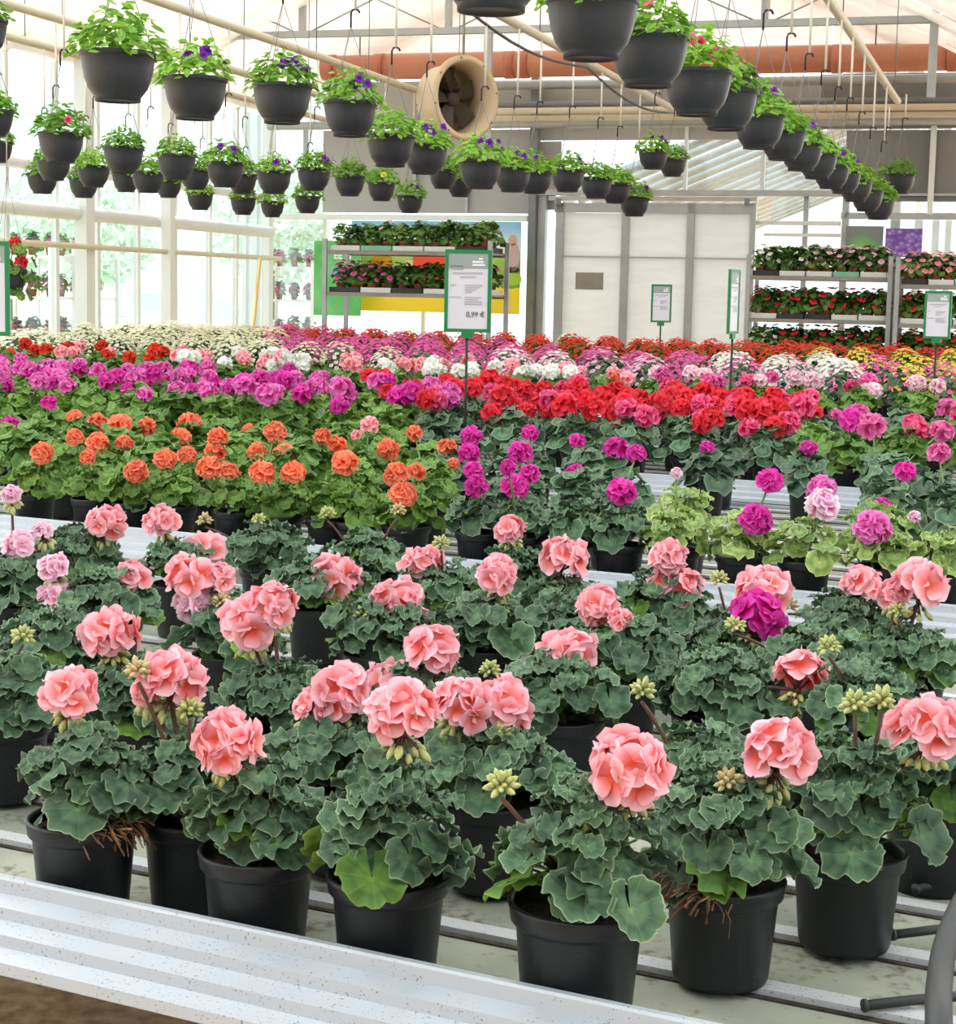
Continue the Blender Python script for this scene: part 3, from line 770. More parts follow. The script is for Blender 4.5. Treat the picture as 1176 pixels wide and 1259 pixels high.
# ------------------------------------------------------------------ nearest bench: geraniums placed one by one
# rim px x, y; heads (x, y, r, colour); bud clusters (x, y); label
T1 = [
 (103, 1035, [(84, 852, 36, 'salmon')], [(110, 966)], 'front-row salmon geranium with coir spilling over its black pot rim', {}),
 (318, 1060, [(278, 913, 42, 'salmon')], [], 'front-row salmon geranium with one wide head on two thin stalks', {}),
 (478, 1092, [(494, 878, 46, 'salmon')], [], 'bushy front-row geranium under the crowded group of five pink heads', {'Rc': .066, 'Hc': .095}),
 (712, 1145, [(773, 945, 54, 'salmon')], [(617, 966), (730, 1010)], 'front-row geranium nearest the camera with the largest round pink head', {'Rc': .074, 'Hc': .10}),
 (890, 1087, [(960, 928, 46, 'salmon')], [(897, 962)], 'front-row geranium in a tall black pot with brown roots at the rim', {'Rc': .066, 'Hc': .10}),
 (1043, 1052, [(1136, 896, 48, 'salmon')], [(1052, 866), (1085, 862)], 'geranium beside the black drip tubes with a big head leaning outwards', {'Rc': .07, 'Hc': .105}),
 (240, 1000, [(214, 836, 44, 'salmon'), (180, 850, 20, 'salmon')], [(234, 873), (170, 826)], 'geranium behind the wide-headed front pot, its tall full head on a leaning stalk', {}),
 (422, 968, [(418, 852, 42, 'salmon'), (385, 868, 24, 'salmon')], [], 'geranium in the second row whose round head starts the crowded pink group', {}),
 (605, 988, [(566, 866, 36, 'salmon'), (618, 866, 38, 'salmon')], [(617, 905)], 'second-row geranium with two touching ragged pink heads', {}),
 (862, 1000, [], [(790, 850)], 'second-row geranium without open flowers behind the tall root-topped pot', {'Rc': .068, 'Hc': .105}),
 (1150, 985, [], [], 'flowerless dark geranium beside the pipe at the end of the second row', {}),
 (6, 892, [], [(28, 782)], 'geranium cut by the photo edge with a single green bud cluster', {}),
 (168, 890, [(137, 780, 36, 'salmon')], [], 'salmon geranium with a head of loose petals, behind the coir-rimmed pot', {}),
 (350, 902, [(336, 742, 30, 'salmon'), (308, 764, 38, 'salmon')], [], 'geranium with two merged deep salmon heads above a wide dark pot', {}),
 (520, 896, [(533, 802, 38, 'salmon'), (482, 846, 38, 'salmon')], [(530, 836)], 'geranium behind the crowded group with a head hiding green buds', {}),
 (690, 880, [(700, 808, 38, 'salmon')], [(603, 824)], 'geranium behind the largest pink head with one upright salmon head', {}),
 (880, 885, [(985, 832, 36, 'salmon')], [(860, 858)], 'dark-leaved geranium whose pink head turns its green back to the camera', {'Rc': .08, 'Hc': .11}),
 (1065, 905, [], [(1020, 796)], 'flowerless geranium behind the drip tubes and the leaning big head', {'Rc': .075}),
 (62, 826, [], [], 'flowerless geranium left of the loose-petalled salmon head', {}),
 (285, 808, [(236, 710, 32, 'salmon'), (270, 712, 22, 'salmon'), (238, 744, 26, 'pale')], [(272, 740)], 'geranium carrying two salmon heads and one pale pink head together', {}),
 (470, 808, [(490, 743, 37, 'salmon')], [(445, 758)], 'geranium in an open-rimmed pot with one full frilly salmon head', {}),
 (596, 800, [(612, 706, 25, 'salmon')], [(617, 748)], 'geranium with a small salmon head and a straw-coloured bud cluster', {}),
 (765, 836, [(736, 745, 30, 'salmon'), (762, 762, 16, 'salmon')], [], 'geranium whose pale salmon head has a small one hanging beside it', {}),
 (905, 815, [(930, 757, 32, 'magenta'), (935, 727, 38, 'salmon')], [(885, 712)], 'geranium showing one magenta head below a salmon head', {'Rc': .075, 'Hc': .10}),
 (1110, 845, [(1132, 720, 38, 'salmon'), (1098, 732, 22, 'salmon')], [(1105, 752)], 'tall geranium by the sunlit second bench edge with a ragged coral head', {'Rc': .08}),
 (22, 745, [(24, 672, 21, 'pale'), (52, 654, 14, 'pale'), (2, 757, 14, 'pale'), (14, 608, 13, 'pale')], [], 'pale pink geranium with several small heads by the photo edge', {}),
 (132, 768, [(160, 711, 25, 'salmon'), (70, 734, 24, 'pale'), (66, 698, 19, 'pale')], [], 'geranium with two pale pink heads stacked beside a salmon one', {}),
 (225, 722, [(252, 676, 25, 'salmon'), (198, 640, 22, 'salmon')], [], 'back-row geranium with one salmon head low and one raised high', {}),
 (392, 750, [(414, 714, 32, 'salmon')], [], 'geranium with a single flat salmon head near the white bench edge', {}),
 (548, 752, [(522, 694, 26, 'salmon')], [(543, 668)], 'geranium with a narrow salmon head and a half-open pale bud cluster', {}),
 (690, 775, [(693, 686, 31, 'salmon')], [], 'back-row geranium with a pale domed salmon head on a dark stalk', {}),
 (812, 770, [(824, 686, 26, 'salmon'), (834, 722, 32, 'salmon')], [], 'geranium with two salmon heads one straight above the other', {}),
 (92, 708, [(130, 643, 24, 'salmon')], [], 'back-row geranium with a round salmon head against the white bench edge', {}),
 (330, 702, [], [(318, 640), (252, 640)], 'flowerless back-row geranium with two pale bud clusters on thin stalks', {}),
 (452, 712, [], [(490, 628), (403, 632)], 'flowerless back-row geranium with a tall bud cluster by the white edge', {}),
 (634, 735, [(627, 652, 20, 'salmon')], [], 'back-row geranium with the smallest and highest salmon head', {}),
 (1000, 850, [], [(905, 770)], 'low dark geranium filling the gap under the magenta head', {}),
 (1045, 800, [(1060, 718, 26, 'salmon')], [(970, 745)], 'back-row geranium with a coral head in front of the sunlit white pot', {}),
 (720, 800, [], [], 'flowerless geranium between the domed head and the stacked pair', {}),
]
placed1 = []
for i, (x, y, hs, bs, lab, kw) in enumerate(T1):
    p = atz(x, y, TZ+POTH); u, v = to_uv(p); 
    vc = min(max(v, 1.543+.072), 3.55); lo, hi = 500, 1300
    for _ in range(40):       # keep the place seen, move along the line of sight onto the bench
        mid = (lo+hi)/2
        if to_uv(atz(x, mid, TZ+POTH))[1] > vc: lo = mid
        else: hi = mid
    u, v = to_uv(atz(x, lo, TZ+POTH)); z = seat_z(0, v); base = uv2(u, v, z)
    Yp = base.y
    r = random.Random(i); heads = []
    for h in hs:
        pos = atY(h[0], h[1], Yp+(-.07 if h[3] == 'magenta' else .04 if (h[0], h[1]) == (935, 727) else r.uniform(-.03, .02))); Rh = h[2]*Yp/F
        ax = Vector((.25, .5, .75)) if (h[0], h[1]) == (985, 832) else None
        heads.append((pos, Rh*1.02, h[3], ax))
    buds = [(atY(b_[0], b_[1], Yp-.02), .016 if Yp < 3 else .018, (i+k) % 3 == 1) for k, b_ in enumerate(bs)]
    t = geranium(base, 300+i, 0, 'leaf', lab, 'geraniums on the nearest bench', heads, buds, ps=(1.08 if i in (3,) else 1.0), **({**{'n': 104, 'Rc': .08}, **kw, 'Hc': .07} if i > 5 else {'n': 82, 'Hc': .076, **kw}))
    placed1.append((t, base))
# coir tangles on two rims
def tangle(t, ang, n, seed):
    r = random.Random(seed); m = MB(); d = Vector((cos(ang), sin(ang), 0))
    for k in range(n):
        a = ang+r.uniform(-.8, .8); p = Vector((cos(a), sin(a), 0))*r.uniform(.03, .064); p.z = POTH+r.uniform(-.008, .008)
        q = p+Vector((r.uniform(-.03, .03), r.uniform(-.03, .03), r.uniform(-.005, .016))); e = q+d*r.uniform(0, .02)+Vector((0, 0, r.uniform(-.03, .002)))
        m.tube(bez(p, q, e, 3), r.uniform(.0005, .0016), 4)
    put('coir_tangle', m.mesh('coir', M['root']), t)['kind'] = 'stuff'
tangle(placed1[0][0], radians(-25), 150, 5); tangle(placed1[4][0], radians(215), 190, 6)

# ------------------------------------------------------------------ second bench
H2 = [('orange', [(52, 558, 17), (92, 514, 12), (120, 520, 15), (92, 538, 13), (120, 546, 17), (108, 563, 12), (148, 523, 17), (180, 525, 14), (153, 546, 13), (233, 523, 19), (222, 538, 14), (268, 538, 15), (265, 556, 16), (203, 566, 17), (230, 560, 14), (168, 581, 18), (258, 576, 19), (279, 584, 19), (306, 528, 9), (339, 532, 17), (316, 556, 14), (350, 560, 17), (323, 582, 19), (361, 582, 18), (397, 537, 13), (415, 548, 14), (425, 570, 20), (477, 553, 17), (510, 533, 12), (488, 584, 19), (512, 581, 14), (496, 609, 20), (550, 551, 14), (557, 571, 10)]),
 ('salmon', [(454, 523, 14), (438, 535, 8)]),
 ('magenta', [(580, 538, 16), (577, 558, 16), (582, 580, 15), (586, 598, 18), (652, 533, 13), (640, 557, 18), (625, 575, 13), (652, 583, 15), (633, 599, 20), (708, 584, 16), (765, 606, 22), (758, 552, 18), (710, 543, 12), (783, 558, 14), (947, 592, 20), (995, 553, 14), (870, 551, 11), (930, 640, 24), (1085, 624, 15), (1113, 581, 16), (12, 522, 13), (60, 496, 12)]),
 ('bicolour', [(1012, 622, 26), (832, 582, 9), (1125, 636, 10)]), ('orchid', [(1010, 603, 22), (1074, 650, 27)]),
 ('pink', [(1158, 532, 18), (1155, 558, 16), (1073, 525, 21), (1028, 513, 12)])]
PX2 = [42, 115, 165, 215, 290, 345, 405, 442, 500, 590, 640, 700, 762, 830, 912, 990, 1085, 1160]
plants2 = []
for row in range(6):
    v = 4.06+.09+.31*row
    u_at = lambda px: to_uv(atz(px, 640, TZ))[0]
    if row == 0:
        for px in PX2:     # front row at measured spots
            lo, hi = 480, 900
            for _ in range(40):
                mid = (lo+hi)/2; vv = to_uv(atz(px, mid, TZ+POTH))[1]
                if vv > v: lo = mid
                else: hi = mid
            p = atz(px, lo, TZ+POTH); plants2.append([row, to_uv(p)[0], v])
    else:
        u = .1+.12*(row % 2)
        while u < 6.1:
            q = proj(uv2(u, v, TZ+.1))
            if -40 < q[0] < W+40 and not (row >= (1 if q[0] > 880 else 2) and 800 < q[0] < 1062): plants2.append([row, u+.05*sin(row*7+u*13), v])
            u += .27
for p in plants2: p.append([])
for col, lst in H2:
    for x, y, rr in lst:
        best = None
        for z in (.90, .93, .96, .99):
            q = atz(x, y, z); u, v = to_uv(q)
            for P in plants2:
                d = (P[1]-u)**2+(P[2]-v)**2+.02*len(P[3])**1.5*.12
                if best is None or d < best[0]: best = (d, P, q)
        if best[0] > .045:
            q = atz(x, y, .93); u, v = to_uv(q); best = (0, [9, u, min(max(v, 4.13), 6.0), []], q); best[1][0] = int((best[1][2]-4.15+.155)/.31); plants2.append(best[1])
        best[1][3].append((best[2], rr*best[2].y/F, col))
rows2 = {}
for P in plants2: rows2.setdefault(P[0], []).append(P)
CN = {'orange': 'orange', 'salmon': 'salmon', 'magenta': 'magenta', 'bicolour': 'white-and-magenta', 'orchid': 'orchid pink', 'pink': 'rose pink', 'red': 'red', 'white': 'white', 'blush': 'white-and-pink', 'hot': 'crimson pink', 'scarlet': 'scarlet', 'pale': 'pale pink'}
for row, lst in rows2.items():
    lst.sort(key=lambda P: proj(uv2(P[1], P[2], TZ))[0])
    for i, P in enumerate(lst):
        base = uv2(P[1], P[2], seat_z(1, P[2])); px = proj(base)[0]
        k = 'leaf_fresh' if px < 560 else ('leaf_sunlit' if row <= 1 and px > 800 else 'leaf')
        cols = [h[2] for h in P[3]]; cw = (CN[cols[0]]+'-flowered ' if cols else 'flowerless ')
        lab = '%sgeranium on the second bench, %s from the left in its %s row' % (cw, ORD[i], ORD[row])
        geranium(base, 700+row*50+i, 1 if row < 2 else 2, k, lab, 'geraniums on the second bench', P[3], (), Rc=.08 if row else .07, Hc=.1 if row else .08)

# ------------------------------------------------------------------ third bench: orchid, red, mixed
r3 = random.Random(33)
for row in range(6):
    v = 6.47+.10+.31*row; u = -.7+.13*(row % 2); lst = []
    while u < 8.2:
        q = proj(uv2(u, v, TZ+.15))
        if -30 < q[0] < W+30: lst.append((q[0], u+.04*sin(u*17+row)))
        u += .275
    lst.sort()
    for i, (px, u) in enumerate(lst):
        base = uv2(u, v, seat_z(2, v)); heads = []
        edge = 545-12*row+30*sin(row*2.2); edge2 = 1000-4*row
        if px < edge: col, nh = ('orchid', r3.choice((1, 2, 2, 3)))
        elif px < edge2: col, nh = ('red', r3.choice((2, 3, 3, 4)))
        else: col, nh = (r3.choice(('hot', 'magenta', 'pink', 'hot')), r3.choice((0, 0, 1, 1)))
        if px < edge2 and row == 0 and col == 'orchid': nh = r3.choice((0, 1, 1))
        if col == 'red' and row == 0: nh = r3.choice((1, 2, 3))
        if col == 'red' and px > 800 and row >= 1: nh += 1
        for k in range(nh):
            a = r3.uniform(0, 6.28); q = r3.uniform(.02, .11)
            c = col
            if col == 'orchid' and r3.random() < .3: c = 'magenta'
            if col == 'red' and r3.random() < .22: c = 'hot'
            heads.append((base+Vector((q*cos(a), q*sin(a), POTH+.135+r3.uniform(-.015, .055))), r3.uniform(.047, .062), c))
        lab = '%sgeranium on the third bench, %s from the left in its %s row' % ((CN[col]+'-flowered ') if nh else 'flowerless ', ORD[i], ORD[row])
        geranium(base, 1200+row*60+i, 2, 'leaf_fresh' if (px < 500 or (px > 1010 and row < 3)) else 'leaf', lab, 'geraniums on the third bench', heads, (), Rc=.095, Hc=.12)

# ------------------------------------------------------------------ fourth and last bench: seen small, foliage and bloom each one part
DOME = {}
def dome_bloom(col, var, n, R, Hh, fs):
    key = (col, var, n, R, fs)
    if key not in DOME:
        r = random.Random(500+var); m = MB()
        for d in fib(n, .12, r):
            p = Vector((d.x*R, d.y*R, d.z*Hh))*r.uniform(.93, 1.05); nn = (d+Vector((0, 0, .5))).normalized(); fm = frame(p, nn, nn.orthogonal(), fs*r.uniform(.8, 1.15))
            k = 8; vs = [Vector((0, 0, .25))]+[Vector((cos(2*pi*i/k)*(1 if i % 2 else .8), sin(2*pi*i/k)*(1 if i % 2 else .8), -.12)) for i in range(k)]
            m.add([fm @ v for v in vs], [(0, 1+i, 1+(i+1) % k) for i in range(k)], [(.5, .1)]+[(.5, .8)]*k)
        DOME[key] = m.mesh('flowers', M['p_'+col])
    return DOME[key]
def dome_plant(name, base, r, leafk, col, label, group, n=60, R=.12, Hh=.15, fs=.014, z0=None, leaves=60):
    t = empty(name, base, label=label, cat='plant', group=group)
    put('pot', POT1, t)
    z0 = POTH if z0 is None else z0; rot = Matrix.Rotation(r.uniform(0, 6.28), 4, 'Z'); s = r.uniform(.9, 1.1)
    f = put('foliage', foliage(leafk, r.randint(0, 3), leaves, round(R*.82, 3), round(Hh*.8, 3), .034, .026, 7), t, Matrix.Translation((0, 0, z0)) @ rot @ Matrix.Scale(s, 4)); f['kind'] = 'stuff'
    if col:
        f = put('flowers', dome_bloom(col, r.randint(0, 3), n, R, Hh, fs), t, Matrix.Translation((0, 0, z0+.02)) @ rot @ Matrix.Scale(s, 4)); f['kind'] = 'stuff'
    return t
r4 = random.Random(44)
for row in range(6):
    v0, z4 = 9.25, TZ+.05; v = v0+.10+.31*row; u = -.8+.12*(row % 2)
    lst = []
    while u < 9.5:
        q = proj(uv2(u, v, z4+.2))
        if -25 < q[0] < W+25: lst.append((q[0], u+.03*sin(u*11+row)))
        u += .29 if row < 3 else .31
    lst.sort()
    for i, (px, u) in enumerate(lst):
        base = uv2(u, v, seat_z(3, v))
        if row < (3 if px < 620 else 2):
            heads = []
            if px < 210: cs, nh = ['scarlet', 'salmon'], r4.choice((0, 1, 2))
            elif px < 610: cs, nh = (['white', 'white', 'salmon'] if row == 0 else ['salmon', 'salmon', 'salmon', 'white']), r4.choice((1, 2, 3))
            elif px < 790: cs, nh = (['salmon', 'orange', 'white', 'white']), r4.choice((2, 2, 3))
            else: cs, nh = ['blush', 'blush', 'pink', 'hot'], r4.choice((1, 2, 2))
            c0 = r4.choice(cs)
            for k in range(nh):
                a = r4.uniform(0, 6.28); q = r4.uniform(.02, .11)
                heads.append((base+Vector((q*cos(a), q*sin(a), POTH+.105+r4.uniform(-.01, .05))), r4.uniform(.048, .06), c0 if r4.random() < .75 else r4.choice(cs)))
            lab = '%sgeranium on the fourth bench, %s from the left in its %s row' % ((CN[c0]+'-flowered ') if nh else 'flowerless ', ORD[i], ORD[row])
            geranium(base, 2000+row*60+i, 2, 'leaf_fresh', lab, 'geraniums on the fourth bench', heads, (), Rc=.09, Hc=.09)
        else:
            if row == 2: col, n, w_ = r4.choice((('pale', 40, 'pale pink'), ('pink', 24, 'sparse pink'), ('pale', 30, 'pale pink')))
            elif px < 330: col, n, w_ = 'cream', 70, 'cream'
            elif px < 480 and row == 3: col, n, w_ = 'cream', 60, 'cream'
            elif row == 3 and px < 780: col, n, w_ = r4.choice((('white', 70, 'white'), ('pink', 26, 'sparse pink'))) 
            elif px < 1000 and row == 3: col, n, w_ = r4.choice((('pink', 36, 'sparse pink'), ('pale', 50, 'pale pink')))
            elif px < 790 and row > 3: col, n, w_ = 'pink', 90, 'rose pink'
            elif px < 870 and row > 3: col, n, w_ = 'pink', 90, 'rose pink'
            elif px < 1060: col, n, w_ = 'white', 100, 'white'
            else: col, n, w_ = r4.choice((('yellow', 60, 'yellow'), ('pink', 60, 'rose pink'), ('yellow', 40, 'yellow')))
            lab = 'dome of small %s flowers, %s from the left, %s row of the fourth bench' % (w_, ORD[i], ORD[row])
            dome_plant('flowering_dome', base, r4, 'leaf', col, lab, w_+' domes on the fourth bench', int(n*1.7), .15, .22, .0175)
r5 = random.Random(55)
for row in range(6):
    n5 = 0; v0, z5 = 11.9, TZ+.12; v = v0+.10+.31*row; u = -.8+.12*(row % 2)
    while u < 9.8:
        q = proj(uv2(u, v, z5+.2)); px = q[0]
        if -20 < px < W+20:
            base = uv2(u+.03*sin(u*9+row), v, seat_z(4, v))
            if px < 350-10*row: col, n, w_ = 'cream', 80, 'cream'
            elif px < 470 and row > 3: col, n, w_ = 'hot', 60, 'crimson'
            elif row == 5 and px < 900: col, n, w_ = r5.choice((('white', 60, 'white'), ('scarlet', 60, 'orange-red')))
            elif row == 0 and px < 620: col, n, w_ = 'pink', 80, 'rose pink'
            elif row == 0 and px > 1000: col, n, w_ = 'yellow', 60, 'yellow'
            elif px > 1090: col, n, w_ = 'red', 40, 'red'
            else: col, n, w_ = 'scarlet', 48, 'orange-red'
            lk = 'leaf_rack' if col in ('scarlet', 'red', 'hot') else 'leaf_fresh'
            dome_plant('flowering_begonia', base, r5, lk, col, 'small plant with %s flowers, %s from the right, %s row of the last bench' % (w_, ORD[n5], ORD[row]), w_+' plants on the last bench', int(n*1.6), .12, .17, .0165); n5 += 1
        u += .30

# ------------------------------------------------------------------ hanging baskets
def basket_prof():
    return [(0, .004), (.062, .004), (.064, 0), (.074, 0), (.075, .014), (.080, .02), (.097, .042), (.108, .072), (.115, .105), (.119, .137), (.121, .14), (.125, .143), (.126, .155), (.124, .158), (.120, .158), (.118, .15), (.116, .14), (0, .138)]
m = MB(); m.lathe(basket_prof(), 36); BASK = m.mesh('basket pot', M['basket'])
BH = .158
FL1 = {}
def petunia(col):
    if col not in FL1:
        r = random.Random(7); m = MB(); floret(m, Matrix.Identity(4), r, 5, 2, 2, 1.15, 0); FL1[col] = m.mesh('bloom', M['p_'+col])
    return FL1[col]
def basket_foliage(var):
    key = ('bask', var)
    if key not in FOL:
        r = random.Random(800+var); m = MB()
        for i in range(280):
            a = r.uniform(0, 6.28); q = sqrt(r.random()); o = Vector((cos(a), sin(a), 0)); p = o*(.15*q)
            p.z = .012+.095*(1-q*q)*r.uniform(.3, 1.3)+r.uniform(0, .045)-(.035*r.random() if q > .85 else 0)
            n = o*.6*q+Vector((r.uniform(-.5, .5), r.uniform(-.5, .5), .8)); tip = o+Vector((r.uniform(-.7, .7), r.uniform(-.7, .7), r.uniform(0, 1.1)))
            fm = frame(p, n, tip, r.uniform(.020, .031)); vs = [(-.6, 0, 0), (0, .45, .05), (.6, .38, 0), (1.1, 0, -.15), (.6, -.38, 0), (0, -.45, .05), (.2, 0, -.08)]
            m.add([fm @ Vector(v) for v in vs], [(6, k, (k+1) % 6) for k in range(6)], [(.5, .2), (.2, .9), (.3, .9), (.5, 1), (.7, .9), (.8, .9), (.5, .3)])
        FOL[key] = m.mesh('foliage', M['leaf_lime'])
    return FOL[key]
ROWS = [
 (-1.17, 'row running down beside the doors', [(604, 15, 90, ''), (727, 73, 113, ''), (797, 107, 97, 'h'), (857, 142, 84, 'hh'), (893, 160, 75, 'vh'), (933, 183, 63, 'v'), (962, 197, 55, ''), (985, 210, 52, 'v'), (1005, 220, 48, 'v'), (1022, 232, 44, 'vv'), (1037, 238, 42, 'v'), (1052, 248, 41, ''), (1066, 260, 40, ''), (1080, 270, 40, '')]),
 (-3.1, 'middle row above the price sign', [(145, 125, 92, ''), (240, 147, 78, 'vvv'), (347, 152, 73, 'vv'), (430, 168, 66, 'vv'), (480, 205, 60, ''), (523, 214, 55, 'vv'), (590, 232, 54, 'vv'), (630, 236, 46, 'v'), (658, 238, 43, 'v'), (698, 236, 42, 'v'), (733, 244, 40, ''), (757, 250, 38, ''), (780, 266, 37, 'v')]),
 (-4.9, 'row left of the fan', [(-25, 68, 70, ''), (75, 200, 56, 'h'), (152, 213, 50, ''), (217, 221, 48, ''), (277, 230, 47, 'vv'), (337, 238, 43, 'v'), (386, 234, 42, 'v'), (430, 241, 38, ''), (469, 247, 35, 'y'), (504, 262, 33, 'v'), (545, 232, 36, ''), (566, 242, 34, '')]),
 (-5.85, 'fourth row, second from the side wall', [(-8, 168, 50, ''), (66, 222, 42, ''), (115, 230, 40, ''), (182, 237, 40, ''), (240, 233, 38, ''), (298, 238, 36, ''), (378, 262, 32, '')]),
 (-6.6, 'row nearest the side wall', [(-4, 200, 40, 'h'), (52, 238, 36, ''), (103, 243, 34, ''), (155, 236, 32, ''), (207, 243, 32, ''), (246, 258, 33, ''), (299, 264, 32, ''), (335, 267, 30, '')]),
]
def basket(p, s, r, fl, label, group):
    t = empty('hanging_basket', p, label=label, cat='hanging basket', group=group)
    sm = Matrix.Scale(s, 4)
    put('pot', BASK, t, sm @ Matrix.Rotation(r.uniform(0, 6), 4, 'Z'))
    f = put('foliage', basket_foliage(r.randint(0, 5)), t, Matrix.Translation((0, 0, (BH-.018)*s)) @ Matrix.Rotation(r.uniform(0, 6.28), 4, 'Z') @ Matrix.Scale(s*r.uniform(.9, 1.1), 4)); f['kind'] = 'stuff'
    for c in fl:
        col = {'v': 'violet', 'h': 'hot', 'y': 'yellow'}[c]
        for k in range(3 if c == 'v' else 2):
            a = r.uniform(-2.0, .3); q = r.uniform(.06, .14)*s; d = Vector((cos(a)*.6, sin(a)*.9, .4))
            put('bloom', petunia(col), t, frame(Vector((cos(a)*q, sin(a)*q, (BH+.06)*s+r.uniform(-.01, .04))), d, d.orthogonal(), r.uniform(.55, .85)))
    hz = .50; top = RAILZ-p.z-.028
    hook0 = Vector((0, 0, hz))
    for k in range(3):
        a = k*2.094+r.uniform(-.2, .2); m = MB(); m.tube([Vector((cos(a)*.12*s, sin(a)*.12*s, BH*s-.006)), hook0], .0016, 4); put('hanger_wire', m.mesh('hanger wire', M['wire']), t)
    m = MB(); m.tube([hook0+Vector((0, .0, -.004)), hook0+Vector((.0, 0, .03))]+[hook0+Vector((.02-.02*cos(x), 0, .06+.02*sin(x))) for x in (0, .8, 1.6, 2.4, 3.1)], .005, 6); put('hook', m.mesh('hook', M['hook']), t)
    m = MB(); m.tube([hook0+Vector((.02, 0, .078)), Vector((.02, 0, top))], .0065, 6); put('hanger_rod', m.mesh('hanger rod', M['rod']), t)
FLW = {'v': 'violet petunias', 'h': 'crimson flowers', 'y': 'yellow leaves', '': 'green leaves only'}
rb = random.Random(9)
for b_, words, lst in ROWS:
    for i, (x, y, w_, fl) in enumerate(lst):
        p = at_b(x, y, b_); s = min(1.08, max(.86, w_*p.y/F/.25))
        if b_ == -1.17 and i == 0: s = 1.0
        basket(p, s, rb, fl, 'basket of %s, %s in the %s' % (FLW[fl[:1]], ORD[i], words), 'baskets in the '+words)
for i, (x, y, w_, fl) in enumerate([(803, 208, 36, 'v'), (827, 217, 32, '')]):
    p = atY(x, y, 14.0+1.2*i); basket(p, .95, rb, fl, 'black hanging basket %s, one of two hanging alone above the doors' % ('with a violet bloom' if fl else 'with white-green leaves'), 'lone pair of baskets above the doors')
for i, (x, y, w_, fl) in enumerate([(1086, 244, 40, 'h'), (1106, 238, 38, '')]):
    p = atY(x, y, 15.0-.9*i); basket(p, .95, rb, fl, 'black hanging basket %s at the far end of the steep row' % ('with a red bud' if fl else 'trailing dark leaves'), 'pair of baskets at the end of the steep row')

# ------------------------------------------------------------------ price signs on stakes
def sign(px0, py0, px1, py1, foot, Y, turn, label, big=False, z_foot=None, lean=0):
    c = atY((px0+px1)/2, (py0+py1)/2, Y); w = (px1-px0)*Y/F/max(.2, cos(turn)); h = (py1-py0)*Y/F
    zf = atY(foot[0], foot[1], Y).z if z_foot is None else z_foot
    vq = to_uv(c)[1]; zf = next((b[2] for b in BENCHES if b[0] <= vq <= b[1]), 0.0)
    t = empty('price_sign', (c.x, c.y, zf), label=label, cat='sign', group='green-framed price signs')
    N = Vector((sin(turn), -cos(turn), 0)); X = Vector((cos(turn), sin(turn), 0)); Z = Vector((0, 0, 1)); o = Vector((0, 0, c.z-zf)); fw = .055*w+.004
    m = MB()
    for sx in (-1, 1): m.box(o+X*(sx*(w-fw)/2), (fw, .014, h), X, N, Z)
    for sz in (-1, 1): m.box(o+Z*(sz*(h-fw)/2), (w-2*fw, .014, fw), X, N, Z)
    m.box(o-N*.005, (w-.002, .003, h-.002), X, N, Z)
    m.box(o-Z*(h/2+.012), (.05, .016, .026), X, N, Z); put('frame', m.mesh('frame', M['green'], False), t)
    wi, hi = w-2*fw, h-2*fw
    m = MB(); m.box(o+N*.001, (wi, .004, hi), X, N, Z); put('card', m.mesh('card', M['sign'], False), t)
    m = MB(); m.box(o+N*.0035+Z*(hi*.40), (wi, .002, hi*.2), X, N, Z); put('card_header', m.mesh('card header', M['sign_head'], False), t)
    def at(x, z): return o+N*.0045+X*(x*wi)+Z*(z*hi)
    m = MB()
    for z, x0, x1 in ([(.24, -.38, .36), (.19, -.2, .2), (.08, -.44, -.3), (.08, -.08, .36), (.05, -.08, .3), (.02, -.08, .2), (-.01, -.08, .1), (-.08, -.46, -.16), (-.08, -.08, .34), (-.11, -.08, .28), (-.14, -.08, .36), (-.17, -.08, .36)]):
        m.box(at((x0+x1)/2, z), ((x1-x0)*wi, .001, hi*(.016 if z != .24 else .026)), X, N, Z)
    put('printed_lines', m.mesh('printed lines', M['ink_light'], False), t)
    m = MB()
    for z, x0, x1 in ((.43, .26, .36), (.39, .1, .38), (.35, .1, .42)): m.box(at((x0+x1)/2, z)+N*.0006, ((x1-x0)*wi, .001, hi*.025), X, N, Z)
    put('header_print', m.mesh('header print', M['white'], False), t)
    if big:
        R = Matrix((X, Z, N)).transposed().to_4x4()
        text('0,99 €', hi*.095, M['ink'], t, Matrix.Translation(at(.2, -.31)) @ R, bold=.0006)
        m = MB(); cz_ = at(-.28, .31)
        for a_, b_, ww, hh in ((0, .022, .28, .008), (0, -.022, .28, .008), (-.14, 0, .008, .05), (.14, 0, .008, .05)): m.box(cz_+X*(a_*wi)+Z*(b_*hi-a_*.02)+N*.002, (ww*wi, .001, hh*hi), X, N, Z)
        put('stamp', m.mesh('stamp', M['ink'], False), t)
    m = MB(); m.tube([Vector((0, 0, 0)), o-Z*(h/2+.02)], .006, 8); put('stake', m.mesh('stake', M['stake']), t)
    return t
sign(547, 308, 604, 408, (569, 490), 7.6, radians(4), 'large green-framed price sign reading 0,99 euro in the middle of the benches', True, z_foot=TZ+.1)
sign(801, 350, 826, 396, (811, 418), 12.9, radians(3), 'small green-framed sign standing in front of the sliding doors', z_foot=TZ+.2)
sign(894, 332, 911, 410, (895, 480), 8.8, radians(66), 'green-framed sign turned almost edge-on beside the doors', z_foot=TZ+.1)
sign(1139, 358, 1168, 416, (1150, 466), 9.6, radians(-28), 'green-framed sign with a pink corner in front of the right-hand trolley', z_foot=TZ+.15)
sign(-62, 297, 11, 412, (-25, 520), 7.0, radians(3), 'green-framed sign cut by the photo edge before the glass wall', z_foot=TZ+.1)

